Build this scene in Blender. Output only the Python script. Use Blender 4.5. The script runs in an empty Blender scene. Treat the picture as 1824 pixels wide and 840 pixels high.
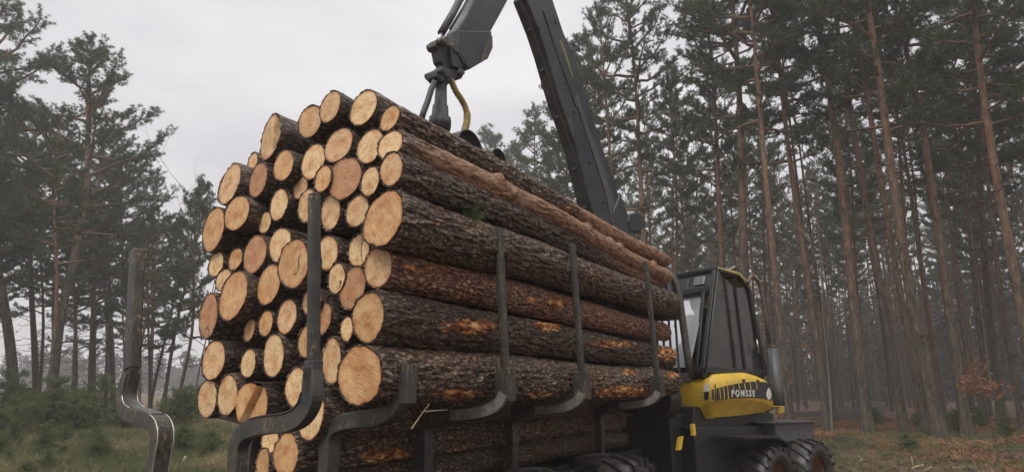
import bpy, math, random
import numpy as np
from mathutils import Vector, Matrix
R = math.radians
random.seed(7); rng = np.random.default_rng(7)
SC = bpy.context.scene; COL = SC.collection

# ------------------------------------------------------------------ camera
H = 2.0; FP = 1000.0; CX, CY = 912.0, 420.0
PITCH = math.atan(0.272); cp, sp = math.cos(PITCH), math.sin(PITCH)
cam_d = bpy.data.cameras.new('camera'); cam = bpy.data.objects.new('camera', cam_d); COL.objects.link(cam)
cam.location = (0, 0, H); cam.rotation_euler = (R(90) + PITCH, 0, 0)
cam_d.sensor_width = 36; cam_d.lens = 36 * FP / 1824; cam_d.clip_end = 3000; cam_d.clip_start = 0.05
SC.camera = cam

def ray(px, py):
    u = CY - py
    return Vector((px - CX, cp * FP - sp * u, sp * FP + cp * u))
TH = R(34.4)                                   # heading of the load axis
A = Vector((math.sin(TH), math.cos(TH), 0)); LF = Vector((-math.cos(TH), math.sin(TH), 0))
L = 2.8                                        # lateral distance from camera to the right hand stakes
def W(s, l, z): return A * s + LF * l + Vector((0, 0, z))
def at_s(px, py, s):
    d = ray(px, py); t = s / d.dot(A); return Vector((0, 0, H)) + d * t
def at_l(px, py, l):
    d = ray(px, py); t = l / d.dot(LF); return Vector((0, 0, H)) + d * t
def at_y(px, py, y):
    d = ray(px, py); t = y / d.y; return Vector((0, 0, H)) + d * t
def sl(p): return (p.dot(A), p.dot(LF), p.z)
def zpx(p, py):
    """height at plan point p seen at picture row py"""
    d = ray(CX, py); return H + p.y / d.y * d.z
def proj(P):
    """n x 3 world points -> picture x, y"""
    x = P[:, 0]; y = P[:, 1]; z = P[:, 2] - H
    f = y * cp + z * sp; u = -y * sp + z * cp
    return CX + FP * x / f, CY - FP * u / f

# ------------------------------------------------------------------ helpers
def tag(o, label=None, cat=None, group=None, kind=None):
    if label: o['label'] = label
    if cat: o['category'] = cat
    if group: o['group'] = group
    if kind: o['kind'] = kind
    return o
def empty(name, loc=(0, 0, 0), parent=None, rot=(0, 0, 0)):
    o = bpy.data.objects.new(name, None); COL.objects.link(o); o.location = loc; o.rotation_euler = rot
    o.empty_display_size = .2
    if parent: o.parent = parent
    return o
def link_mesh(name, me, parent=None):
    o = bpy.data.objects.new(name, me); COL.objects.link(o)
    if parent: o.parent = parent
    return o
def np_mesh(name, V, F, mats, midx=None, smooth=False):
    """V n x 3; F m x k with all faces the same size"""
    me = bpy.data.meshes.new(name); V = np.asarray(V, dtype=np.float32); F = np.asarray(F, dtype=np.int32)
    me.vertices.add(len(V)); me.vertices.foreach_set('co', V.ravel())
    k = F.shape[1]; me.loops.add(F.size); me.loops.foreach_set('vertex_index', F.ravel())
    me.polygons.add(len(F)); me.polygons.foreach_set('loop_start', np.arange(0, F.size, k, dtype=np.int32))
    try: me.polygons.foreach_set('loop_total', np.full(len(F), k, dtype=np.int32))
    except Exception: pass
    for m in mats: me.materials.append(m)
    if midx is not None: me.polygons.foreach_set('material_index', np.asarray(midx, dtype=np.int32))
    if smooth: me.polygons.foreach_set('use_smooth', np.ones(len(F), dtype=bool))
    me.update(calc_edges=True); me.validate()
    return me

class MB:
    def __init__(s): s.v = []; s.f = []; s.sm = []; s.mi = []; s.m = 0
    def add(s, vs, fs, smooth=False):
        b = len(s.v); s.v += [tuple(v) for v in vs]; s.f += [tuple(i + b for i in f) for f in fs]
        s.sm += [smooth] * len(fs); s.mi += [s.m] * len(fs); return s
    def box(s, c, size, rot=None):
        c = Vector(c); hx, hy, hz = [q / 2 for q in size]
        pts = [Vector((x * hx, y * hy, z * hz)) for x in (-1, 1) for y in (-1, 1) for z in (-1, 1)]
        if rot is not None: pts = [rot @ p for p in pts]
        return s.add([p + c for p in pts], [(0, 1, 3, 2), (4, 6, 7, 5), (0, 4, 5, 1), (2, 3, 7, 6), (0, 2, 6, 4), (1, 5, 7, 3)])
    def prism(s, poly, ext, smooth=False):
        poly = [Vector(p) for p in poly]; ext = Vector(ext); n = len(poly)
        vs = poly + [p + ext for p in poly]
        fs = [tuple(range(n))[::-1], tuple(range(n, 2 * n))]
        fs += [(i, (i + 1) % n, n + (i + 1) % n, n + i) for i in range(n)]
        return s.add(vs, fs, smooth)
    def beam(s, path, w, h, up):
        """rectangular sweep; w across `up` x tangent, h along `up` (constant direction)"""
        path = [Vector(p) for p in path]; up = Vector(up).normalized(); n = len(path); vs = []
        ws = w if isinstance(w, (list, tuple)) else [w] * n
        for i, p in enumerate(path):
            t = (path[min(i + 1, n - 1)] - path[max(i - 1, 0)]).normalized()
            sd = t.cross(up).normalized() * ws[i] / 2; u = up * h / 2
            vs += [p - sd - u, p + sd - u, p + sd + u, p - sd + u]
        fs = [(3, 2, 1, 0), (4 * n - 4, 4 * n - 3, 4 * n - 2, 4 * n - 1)]
        for i in range(n - 1):
            for k in range(4): fs.append((4 * i + k, 4 * i + (k + 1) % 4, 4 * i + 4 + (k + 1) % 4, 4 * i + 4 + k))
        return s.add(vs, fs)
    def tube(s, path, r, seg=12, cap=True, smooth=True):
        path = [Vector(p) for p in path]; n = len(path)
        rs = r if isinstance(r, (list, tuple)) else [r] * n
        t0 = (path[1] - path[0]).normalized(); ref = Vector((0, 0, 1)) if abs(t0.z) < .9 else Vector((1, 0, 0))
        nx = t0.cross(ref).normalized(); vs = []
        for i, p in enumerate(path):
            t = (path[min(i + 1, n - 1)] - path[max(i - 1, 0)]).normalized()
            nx = (nx - t * nx.dot(t)).normalized(); ny = t.cross(nx)
            vs += [p + (nx * math.cos(a) + ny * math.sin(a)) * rs[i] for a in [2 * math.pi * k / seg for k in range(seg)]]
        fs = []
        for i in range(n - 1):
            for k in range(seg): fs.append((i * seg + k, i * seg + (k + 1) % seg, (i + 1) * seg + (k + 1) % seg, (i + 1) * seg + k))
        s.add(vs, fs, smooth)
        if cap:
            b = len(s.v) - len(vs)
            s.f += [tuple(b + k for k in range(seg))[::-1], tuple(b + (n - 1) * seg + k for k in range(seg))]
            s.sm += [False, False]; s.mi += [s.m] * 2
        return s
    def build(s, name, mats, parent=None, bevel=0):
        me = bpy.data.meshes.new(name); me.from_pydata(s.v, [], s.f)
        mats = mats if isinstance(mats, (list, tuple)) else [mats]
        for m in mats: me.materials.append(m)
        me.polygons.foreach_set('use_smooth', s.sm); me.polygons.foreach_set('material_index', s.mi); me.update()
        o = link_mesh(name, me, parent)
        if bevel:
            b = o.modifiers.new('bevel', 'BEVEL'); b.width = bevel; b.segments = 2; b.limit_method = 'ANGLE'; b.angle_limit = R(35)
        return o

# value noise ---------------------------------------------------------------
_T = rng.random((64, 64, 64)).astype(np.float32)
def vnoise(P, scale=1.0, off=0.0):
    P = np.asarray(P, dtype=np.float64) * scale + off + 1000.0
    i = np.floor(P).astype(np.int64); f = P - i; f = f * f * (3 - 2 * f); r = 0
    for dx in (0, 1):
        for dy in (0, 1):
            for dz in (0, 1):
                w = (f[:, 0] if dx else 1 - f[:, 0]) * (f[:, 1] if dy else 1 - f[:, 1]) * (f[:, 2] if dz else 1 - f[:, 2])
                r = r + w * _T[(i[:, 0] + dx) & 63, (i[:, 1] + dy) & 63, (i[:, 2] + dz) & 63]
    return r
def fbm(P, scale, off=0.0, oc=3):
    r = 0; a = .5; t = 0
    for k in range(oc):
        r = r + a * vnoise(P, scale * 2 ** k, off + 7.3 * k); t += a; a *= .55
    return r / t

# ------------------------------------------------------------------ materials
class NT:
    def __init__(s, name):
        s.m = bpy.data.materials.new(name); s.m.use_nodes = True; s.t = s.m.node_tree; s.t.nodes.clear()
        s.out = s.n('ShaderNodeOutputMaterial'); s.b = s.n('ShaderNodeBsdfPrincipled'); s.l(s.b.outputs[0], s.out.inputs[0])
    def n(s, ty, **kw):
        x = s.t.nodes.new(ty)
        for k, v in kw.items():
            if k.startswith('_'): setattr(x, k[1:], v)
            else:
                key = k.replace('__', ' '); x.inputs[key].default_value = v
        return x
    def l(s, a, b): s.t.links.new(a, b)
    def obj(s, scale=(1, 1, 1)):
        tc = s.n('ShaderNodeTexCoord'); mp = s.n('ShaderNodeMapping'); mp.inputs['Scale'].default_value = scale
        s.l(tc.outputs['Object'], mp.inputs['Vector']); return mp.outputs[0]
    def noise(s, vec, scale, detail=4, rough=.55, dist=0):
        x = s.n('ShaderNodeTexNoise'); x.inputs['Scale'].default_value = scale; x.inputs['Detail'].default_value = detail
        x.inputs['Roughness'].default_value = rough; x.inputs['Distortion'].default_value = dist
        if vec is not None: s.l(vec, x.inputs['Vector'])
        return x.outputs['Fac']
    def ramp(s, fac, stops):
        x = s.n('ShaderNodeValToRGB'); e = x.color_ramp.elements
        while len(e) < len(stops): e.new(.5)
        for k, (p, c) in enumerate(stops):
            e[k].position = p; e[k].color = (c if isinstance(c, (tuple, list)) else (c, c, c)) + ((1,) if not isinstance(c, (tuple, list)) or len(c) == 3 else ())
        s.l(fac, x.inputs[0]); return x.outputs[0]
    def mix(s, fac, a, b, mode='MIX'):
        x = s.n('ShaderNodeMix', _data_type='RGBA', _blend_type=mode)
        for inp, v in ((x.inputs['Factor'], fac), (x.inputs['A'], a), (x.inputs['B'], b)):
            if isinstance(v, (int, float)): inp.default_value = v
            elif isinstance(v, tuple): inp.default_value = v + (1,) if len(v) == 3 else v
            else: s.l(v, inp)
        return x.outputs['Result']
    def math(s, op, a, b=0.0, clamp=False):
        x = s.n('ShaderNodeMath', _operation=op); x.use_clamp = clamp
        for i, v in enumerate((a, b)):
            if isinstance(v, (int, float)): x.inputs[i].default_value = v
            else: s.l(v, x.inputs[i])
        return x.outputs[0]
    def bump(s, h, strength=.5, dist=.01):
        x = s.n('ShaderNodeBump'); x.inputs['Strength'].default_value = strength; x.inputs['Distance'].default_value = dist
        s.l(h, x.inputs['Height']); s.l(x.outputs[0], s.b.inputs['Normal'])
    def base(s, c):
        if isinstance(c, tuple): s.b.inputs['Base Color'].default_value = c + (1,)
        else: s.l(c, s.b.inputs['Base Color'])
    def rough(s, r):
        if isinstance(r, (int, float)): s.b.inputs['Roughness'].default_value = r
        else: s.l(r, s.b.inputs['Roughness'])
M = {}
def dirty(name, col, rough=.45, dirt=(.06, .05, .04), amt=.6, scale=5, metal=0, bump=.15, fleck=None, fa=.75):
    t = NT(name); v = t.obj(); n = t.noise(v, scale, 8, .65); n2 = t.noise(v, scale * 9, 4)
    f = t.ramp(n, [(.42, 0), (.72, amt)]); c = t.mix(f, t.mix(t.math('MULTIPLY', n2, .35), col, tuple(c * .55 for c in col)), dirt)
    if fleck:
        a = t.noise(t.obj((1, 1, .35)), 48, 5, .75); b = t.noise(v, 2.4, 4, .6); c = t.mix(t.math('MULTIPLY', t.ramp(a, [(.53, 0), (.60, fa)]), t.ramp(b, [(.44, 0), (.58, 1)])), c, fleck)
    t.base(c)
    t.rough(t.math('ADD', t.math('MULTIPLY', n, .45), rough - .2, True)); t.b.inputs['Metallic'].default_value = metal
    t.bump(n2, bump, .004); M[name] = t.m; return t.m
dirty('dark_steel', (.022, .024, .027), .5, (.075, .068, .058), .5)
dirty('crane_paint', (.019, .023, .032), .45, (.085, .08, .072), .6, 3, fleck=(.16, .15, .13), fa=.5)
dirty('stake_steel', (.034, .034, .032), .5, (.11, .095, .075), .55, 7, fleck=(.30, .21, .08))
dirty('scuffed_steel', (.27, .26, .235), .55, (.05, .045, .04), .8, 11, .2)
dirty('worn_steel', (.13, .13, .125), .45, (.05, .04, .035), .7, 14, .5)
dirty('bright_steel', (.62, .62, .6), .3, (.3, .28, .25), .4, 10, .8)
dirty('yellow_paint', (.86, .55, .045), .35, (.34, .24, .10), .5, 3.5, 0, .03, fleck=(.22, .15, .07), fa=.5)
dirty('roof_yellow', (.55, .42, .12), .5, (.2, .17, .1), .6, 6)
dirty('hose_yellow', (.36, .26, .07), .6, (.12, .1, .06), .7, 12)
dirty('hose_black', (.025, .026, .028), .5, (.08, .075, .07), .4, 12)
dirty('black_plastic', (.012, .012, .013), .45, (.04, .037, .032), .4, 6)
dirty('seat_fabric', (.03, .03, .033), .8, (.05, .05, .05), .3, 6)
dirty('jaw_steel', (.10, .105, .10), .5, (.06, .05, .04), .6, 8, .2)
dirty('grey_guard', (.12, .125, .125), .5, (.06, .055, .05), .5, 8, .3)
dirty('tyre_rubber', (.022, .021, .021), .42, (.10, .082, .065), .75, 6)
dirty('rim_orange', (.26, .095, .02), .6, (.045, .034, .026), .95, 5)
dirty('white_paint', (.72, .70, .62), .5, (.4, .37, .3), .4, 20)
dirty('worn_yellow', (.30, .27, .09), .6, (.04, .042, .045), .9, 26)
dirty('brown_tube', (.13, .085, .06), .5, (.05, .04, .03), .5, 8)
# glass
for gname, k_, a_ in (('glass', .42, 0.0), ('sky_pale_glass', .6, .34)):
    t = NT(gname); tr = t.n('ShaderNodeBsdfTransparent'); tr.inputs[0].default_value = (.46, .44, .39, 1)
    gl = t.n('ShaderNodeBsdfGlossy'); gl.inputs['Roughness'].default_value = .03; gl.inputs['Color'].default_value = (.9, .92, .95, 1)
    fr = t.n('ShaderNodeFresnel'); fr.inputs[0].default_value = 1.45
    mx = t.n('ShaderNodeMixShader'); t.l(t.math('ADD', t.math('MULTIPLY', fr.outputs[0], k_), a_, True), mx.inputs[0]); t.l(tr.outputs[0], mx.inputs[1]); t.l(gl.outputs[0], mx.inputs[2])
    df = t.n('ShaderNodeBsdfDiffuse'); df.inputs[0].default_value = (.62, .62, .64, 1); m3 = t.n('ShaderNodeMixShader')
    dn = t.noise(t.obj(), 2.2, 4, .6); t.l(t.ramp(dn, [(.3, .008 if gname == 'glass' else .30), (.7, .02 if gname == 'glass' else .50)]), m3.inputs[0]); t.l(mx.outputs[0], m3.inputs[1]); t.l(df.outputs[0], m3.inputs[2])  # in the rear pane this pale diffuse stands in for reflected sky
    t.l(m3.outputs[0], t.out.inputs[0]); M[gname] = t.m
# lamp lens
t = NT('lamp_glass'); t.base((.16, .16, .165)); t.rough(.15); M['lamp_glass'] = t.m
# perforated guard
t = NT('perforated'); tc = t.n('ShaderNodeTexCoord'); vo = t.n('ShaderNodeTexVoronoi'); vo.inputs['Scale'].default_value = 34; vo.inputs['Randomness'].default_value = 0
t.l(tc.outputs['Object'], vo.inputs['Vector']); t.base(t.mix(t.ramp(vo.outputs['Distance'], [(.30, 0), (.42, 1)]), (.015, .015, .015), (.11, .113, .113))); t.rough(.45); t.b.inputs['Metallic'].default_value = .3; M['perforated'] = t.m

# log bark -------------------------------------------------------------------
t = NT('log_bark'); v = t.obj((1, 1, .42)); oi = t.n('ShaderNodeObjectInfo')
nd = t.n('ShaderNodeTexNoise'); nd.inputs['Scale'].default_value = 9; nd.inputs['Detail'].default_value = 3; t.l(v, nd.inputs['Vector'])
vm = t.n('ShaderNodeVectorMath', _operation='MULTIPLY_ADD'); t.l(nd.outputs['Color'], vm.inputs[0]); vm.inputs[1].default_value = (.16, .16, .10); t.l(v, vm.inputs[2])
vo = t.n('ShaderNodeTexVoronoi', _feature='DISTANCE_TO_EDGE'); vo.inputs['Scale'].default_value = 30; t.l(vm.outputs[0], vo.inputs['Vector'])
vc = t.n('ShaderNodeTexVoronoi'); vc.inputs['Scale'].default_value = 30; t.l(vm.outputs[0], vc.inputs['Vector'])
plate = t.ramp(vo.outputs['Distance'], [(.0, 0), (.22, 1)])
n1 = t.noise(v, 42, 6, .7); n2 = t.noise(t.obj((1, 1, .5)), 3.2, 5, .65); n3 = t.noise(t.obj((1, 1, .4)), 11, 4, .7)
hsum = t.math('ADD', t.math('MULTIPLY', plate, .30), t.math('MULTIPLY', n1, .98))
c = t.ramp(hsum, [(.18, (.006, .0045, .0036)), (.50, (.036, .0245, .0178)), (.72, (.108, .078, .058)), (.90, (.30, .24, .185))])
c = t.mix(t.ramp(n2, [(.50, 0), (.70, .6)]), c, t.mix(1.0, c, (1.65, 1.08, .80), 'MULTIPLY'))
pk = t.n('ShaderNodeSeparateColor'); t.l(vc.outputs['Color'], pk.inputs[0])
c = t.mix(t.math('MULTIPLY', t.ramp(pk.outputs[0], [(.70, 0), (.95, .8)]), t.ramp(n3, [(.45, 0), (.62, .6)])), c, (.16, .065, .028))
c = t.mix(1.0, c, oi.outputs['Color'], 'MULTIPLY')
at = t.n('ShaderNodeAttribute'); at.attribute_name = 'thin'; ab = t.n('ShaderNodeAttribute'); ab.attribute_name = 'bare'
fl = t.noise(t.obj((1, 1, .35)), 24, 5, .7)
thin = t.ramp(fl, [(.3, (.09, .035, .018)), (.46, (.24, .115, .058)), (.60, (.42, .27, .17)), (.72, (.14, .06, .03))])
c = t.mix(at.outputs['Fac'], c, thin)
bn = t.noise(t.obj((1, 1, .5)), 15, 5, .7)
bare = t.ramp(bn, [(.38, (.07, .022, .012)), (.48, (.30, .10, .03)), (.56, (.55, .26, .08)), (.66, (.75, .52, .26))])
bm = t.ramp(t.math('ADD', ab.outputs['Fac'], t.math('MULTIPLY', t.math('MULTIPLY', t.math('SUBTRACT', fl, .5), 3.4), t.math('MULTIPLY', ab.outputs['Fac'], 2.5, True))), [(.46, 0), (.54, 1)])
c = t.mix(bm, c, bare); t.base(c)
t.rough(t.ramp(n1, [(.3, .38), (.7, .75)])); t.b.inputs['Specular IOR Level'].default_value = .32
hh = t.math('MULTIPLY', hsum, t.math('SUBTRACT', 1.0, t.math('MULTIPLY', bm, .8))); t.bump(hh, .9, .022); M['log_bark'] = t.m

# cut wood -------------------------------------------------------------------
t = NT('cut_wood'); oi = t.n('ShaderNodeObjectInfo'); tc = t.n('ShaderNodeTexCoord')
av = t.n('ShaderNodeAttribute'); av.attribute_name = 'disc'          # x, y normalised to the face, z random seed
sep = t.n('ShaderNodeSeparateXYZ'); t.l(av.outputs['Vector'], sep.inputs[0])
nn = t.n('ShaderNodeTexNoise'); nn.inputs['Scale'].default_value = 1.6; nn.inputs['Detail'].default_value = 3; t.l(av.outputs['Vector'], nn.inputs['Vector'])
rr = t.math('SQRT', t.math('ADD', t.math('POWER', sep.outputs[0], 2.0), t.math('POWER', sep.outputs[1], 2.0)))
r2 = t.math('ADD', rr, t.math('MULTIPLY', t.math('SUBTRACT', nn.outputs['Fac'], .5), .22))
ring = t.math('SINE', t.math('MULTIPLY', r2, 95.0)); ring2 = t.math('SINE', t.math('MULTIPLY', t.math('POWER', r2, 1.4), 37.0))
nsoft = t.noise(av.outputs['Vector'], 1.3, 4, .6); nfine = t.noise(av.outputs['Vector'], 9, 6, .7)
mp = t.n('ShaderNodeMapping'); mp.inputs['Scale'].default_value = (26, 1.6, 1); t.l(av.outputs['Vector'], mp.inputs['Vector'])
rot = t.n('ShaderNodeVectorRotate', _rotation_type='Z_AXIS'); t.l(av.outputs['Vector'], rot.inputs['Vector']); t.l(t.math('MULTIPLY', oi.outputs['Random'], 3.1), rot.inputs['Angle']); t.l(rot.outputs[0], mp.inputs['Vector'])
saw = t.noise(mp.outputs[0], 1.0, 3, .6)
heart = t.ramp(r2, [(.30, 1), (.52, 0)])
c = t.mix(t.math('MULTIPLY', heart, t.ramp(nsoft, [(.35, .2), (.7, .75)])), oi.outputs['Color'], t.mix(1.0, oi.outputs['Color'], (.96, .80, .66), 'MULTIPLY'))
c = t.mix(t.ramp(ring, [(.3, 0), (1.0, .60)]), c, t.mix(1.0, c, (.78, .60, .46), 'MULTIPLY'))
c = t.mix(t.ramp(ring2, [(.6, 0), (1.0, .15)]), c, t.mix(1.0, c, (.8, .62, .5), 'MULTIPLY'))
c = t.mix(t.ramp(saw, [(.45, 0), (.72, .42)]), c, t.mix(1.0, c, (1.12, 1.05, .9), 'MULTIPLY'))
c = t.mix(t.ramp(saw, [(.30, .95), (.48, 0)]), c, t.mix(1.0, c, (.66, .50, .38), 'MULTIPLY'))
c = t.mix(t.ramp(nsoft, [(.46, 0), (.64, .8)]), c, t.mix(1.0, c, (.82, .60, .46), 'MULTIPLY'))
c = t.mix(t.ramp(nfine, [(.54, 0), (.72, .5)]), c, t.mix(1.0, c, (.5, .38, .3), 'MULTIPLY'))
nb = t.noise(av.outputs['Vector'], 2.3, 5, .65, .8)
c = t.mix(t.ramp(nb, [(.50, 0), (.66, .6)]), c, t.mix(1.0, c, (.62, .45, .36), 'MULTIPLY'))
c = t.mix(t.ramp(nb, [(.30, .5), (.42, 0)]), c, t.mix(1.0, c, (1.12, 1.12, 1.05), 'MULTIPLY'))
c = t.mix(t.ramp(r2, [(.86, 0), (1.0, .75)]), c, t.mix(1.0, c, (.85, .55, .38), 'MULTIPLY'))
c = t.mix(t.ramp(r2, [(.02, .7), (.06, 0)]), c, (.14, .07, .04))
ang = t.math('ARCTAN2', sep.outputs[1], sep.outputs[0]); rc = t.math('ABSOLUTE', t.math('SINE', t.math('ADD', t.math('MULTIPLY', ang, 1.5), t.math('ADD', t.math('MULTIPLY', oi.outputs['Random'], 9.0), t.math('MULTIPLY', nn.outputs['Fac'], 1.1)))))
rl = t.math('LESS_THAN', rc, t.math('MULTIPLY', t.math('SUBTRACT', t.math('MULTIPLY', oi.outputs['Random'], .95), rr), .05)); c = t.mix(t.math('MULTIPLY', rl, .75), c, (.12, .065, .04))
bs = t.noise(av.outputs['Vector'], 3.4, 6, .75, .5); c = t.mix(t.math('MULTIPLY', t.ramp(bs, [(.56, 0), (.70, .6)]), t.ramp(r2, [(.35, .2), (.8, 1)])), c, (.20, .14, .10))
ck = t.n('ShaderNodeAttribute'); ck.attribute_name = 'crack'
c = t.mix(ck.outputs['Fac'], c, (.05, .028, .018))
t.base(c); t.rough(.6); t.bump(t.math('ADD', saw, t.math('MULTIPLY', nfine, .4)), .35, .006); M['cut_wood'] = t.m

# tree bark: orange upper trunk, grey brown below, by height along the trunk itself
t = NT('pine_bark'); oi = t.n('ShaderNodeObjectInfo'); tc = t.n('ShaderNodeTexCoord'); sep = t.n('ShaderNodeSeparateXYZ'); t.l(tc.outputs['Object'], sep.inputs[0])
v = t.obj((1, 1, .22)); n1 = t.noise(v, 13, 6, .7); nz = t.noise(t.obj((1, 1, .3)), 1.3, 3)
hz = t.math('ADD', sep.outputs[2], t.math('ADD', t.math('MULTIPLY', nz, 5.0), t.math('MULTIPLY', oi.outputs['Random'], 5.0)))
f = t.ramp(t.math('DIVIDE', hz, 24.0), [(.30, 0), (.62, 1)])
lo = t.ramp(n1, [(.32, (.012, .010, .008)), (.52, (.075, .058, .040)), (.72, (.16, .13, .09))])
hi = t.ramp(n1, [(.30, (.06, .028, .017)), (.52, (.17, .090, .052)), (.72, (.27, .17, .115))])
c = t.mix(f, lo, hi); moss = t.ramp(t.noise(t.obj((1, 1, .15)), 2.2, 4), [(.52, 0), (.66, .35)])
c = t.mix(moss, c, (.06, .07, .035)); t.base(c); t.rough(.85); t.bump(n1, .8, .04); M['pine_bark'] = t.m
dirty('branch_bark', (.045, .035, .028), .8, (.09, .075, .06), .5, 3)
dirty('birch_bark', (.20, .185, .15), .7, (.05, .045, .035), .7, 14)
dirty('pale_twig', (.42, .34, .22), .7, (.2, .15, .09), .5, 9)
def foliage(name, a, b, c2=None):
    t = NT(name); oi = t.n('ShaderNodeObjectInfo'); n = t.noise(t.obj(), .55, 4, .6); n2 = t.noise(t.obj(), 6, 2)
    c = t.mix(t.ramp(t.math('ADD', t.math('MULTIPLY', n, .7), t.math('MULTIPLY', n2, .3)), [(.35, 0), (.65, 1)]), a, b)
    c = t.mix(t.math('MULTIPLY', oi.outputs['Random'], .45), c, t.mix(1.0, c, (.75, .82, .95), 'MULTIPLY'))
    t.base(c); t.rough(.6); t.b.inputs['Specular IOR Level'].default_value = .3
    tl = t.n('ShaderNodeBsdfTranslucent'); t.l(c, tl.inputs[0]); mx = t.n('ShaderNodeMixShader'); mx.inputs[0].default_value = .25
    t.l(t.b.outputs[0], mx.inputs[1]); t.l(tl.outputs[0], mx.inputs[2]); t.l(mx.outputs[0], t.out.inputs[0]); M[name] = t.m
foliage('needles', (.045, .070, .034), (.11, .145, .065))
foliage('young_needles', (.065, .092, .030), (.17, .20, .075))
foliage('grass_blades', (.075, .095, .030), (.20, .21, .080))
foliage('straw', (.20, .16, .08), (.36, .30, .17))
foliage('dry_leaves', (.19, .075, .034), (.32, .16, .08))
foliage('far_foliage', (.040, .045, .033), (.075, .075, .055))
# ground
t = NT('forest_floor'); v = t.obj(); geo = t.n('ShaderNodeNewGeometry'); sx = t.n('ShaderNodeSeparateXYZ'); t.l(geo.outputs['Position'], sx.inputs[0])
n1 = t.noise(v, .35, 5, .6); n2 = t.noise(v, 3.5, 6, .7); n3 = t.noise(v, 22, 5, .75); n4 = t.noise(v, 1.1, 4, .6, .6)
grass = t.ramp(n3, [(.3, (.022, .026, .009)), (.5, (.060, .066, .022)), (.7, (.14, .12, .055))])
litter = t.ramp(n3, [(.28, (.030, .016, .010)), (.5, (.13, .070, .040)), (.68, (.24, .145, .085)), (.8, (.38, .29, .18))])
side = t.ramp(t.math('DIVIDE', t.math('ADD', sx.outputs[0], 12.0), 30.0), [(.2, .58), (.75, .92)])
f = t.ramp(t.math('ADD', t.math('MULTIPLY', t.math('SUBTRACT', n4, .5), 1.6), side), [(.42, 0), (.60, 1)])
c = t.mix(f, grass, litter); c = t.mix(t.ramp(n2, [(.30, .75), (.46, 0)]), c, (.018, .013, .009))
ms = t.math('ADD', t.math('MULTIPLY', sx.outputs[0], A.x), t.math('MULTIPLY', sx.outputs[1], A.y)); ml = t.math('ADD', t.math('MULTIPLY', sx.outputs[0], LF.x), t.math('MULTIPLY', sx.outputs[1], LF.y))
mud_shade = t.math('ADD', t.math('DIVIDE', t.math('ABSOLUTE', t.math('SUBTRACT', ml, 3.9)), 2.6), t.math('MULTIPLY', t.math('SUBTRACT', n4, .5), .8))
c = t.mix(t.ramp(mud_shade, [(.75, 1), (1.1, 0)]), c, t.ramp(n3, [(.3, (.012, .009, .007)), (.7, (.045, .034, .026))])); t.base(c); t.rough(.9)  # dark mud along the machine, its tone also painting in the shade beneath
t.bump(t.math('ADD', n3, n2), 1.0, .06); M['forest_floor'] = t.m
for m in bpy.data.materials: m.use_backface_culling = False

# ------------------------------------------------------------------ ground
def gh(x, y):
    d = np.sqrt(np.asarray(x, float) ** 2 + np.asarray(y, float) ** 2)
    P = np.stack([np.ravel(x), np.ravel(y), np.zeros(np.size(x))], 1)
    n = (fbm(P, .12, 3.0) - .5).reshape(np.shape(x)); m = (fbm(P, .7, 9.0) - .5).reshape(np.shape(x))
    k = np.clip((d - 9) / 14, 0, 1); k = k * k * (3 - 2 * k)
    s_, l_ = A.x * x + A.y * y, LF.x * x + LF.y * y
    off = np.clip(np.maximum(np.maximum(-s_ - 1, s_ - 15), np.maximum(l_ - 6, -l_)) / 3, 0, 1)
    return -.14 * (1 - off) * (1 - np.clip((d - 14) / 3, 0, 1)) + .42 * k + n * .9 * k + m * .28 * off
def grid(x0, x1, nx, y0, y1, ny, warp=1.0):
    u = np.linspace(-1, 1, nx); xs = (x0 + x1) / 2 + (x1 - x0) / 2 * np.sign(u) * np.abs(u) ** warp
    vv = np.linspace(-1, 1, ny); ys = (y0 + y1) / 2 + (y1 - y0) / 2 * np.sign(vv) * np.abs(vv) ** warp
    X, Y = np.meshgrid(xs, ys); V = np.stack([X.ravel(), Y.ravel(), gh(X, Y).ravel()], 1)
    i = np.arange(nx - 1)[None, :] + np.arange(ny - 1)[:, None] * nx; F = np.stack([i, i + 1, i + nx + 1, i + nx], -1).reshape(-1, 4)
    return V, F
V, F = grid(-440, 440, 300, -440, 440, 300, 2.8)
g = link_mesh('ground', np_mesh('ground', V, F, [M['forest_floor']], smooth=True)); tag(g, kind='structure')

# ------------------------------------------------------------------ logs
S_END = .949 * L; S_FAR = 3.06 * L
PA = (.84, .64, .36); TA = (.77, .55, .31); RE = (.56, .33, .175); OR = (.70, .455, .22)
PATCH = {46: [(838, 582, 52, 15, 1), (975, 580, 26, 11, 1), (1090, 612, 45, 7, .8), (1192, 628, 26, 15, 1)],
         39: [(990, 540, 22, 14, 1), (948, 533, 10, 7, .8), (760, 478, 60, 8, .55), (1200, 578, 20, 10, .8)],
         52: [(815, 702, 46, 12, .85), (960, 702, 24, 8, .75), (1115, 697, 60, 12, .95), (1118, 662, 14, 6, .8), (1200, 665, 20, 10, .7)],
         60: [(690, 810, 50, 14, .85), (830, 805, 34, 8, .85), (950, 802, 17, 5, .85), (1004, 795, 5, 3, .9)],
         5: [(1010, 372, 8, 5, .8)], 8: [(905, 305, 14, 6, .7)], 25: [(780, 398, 4, 4, 1)]}
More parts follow.
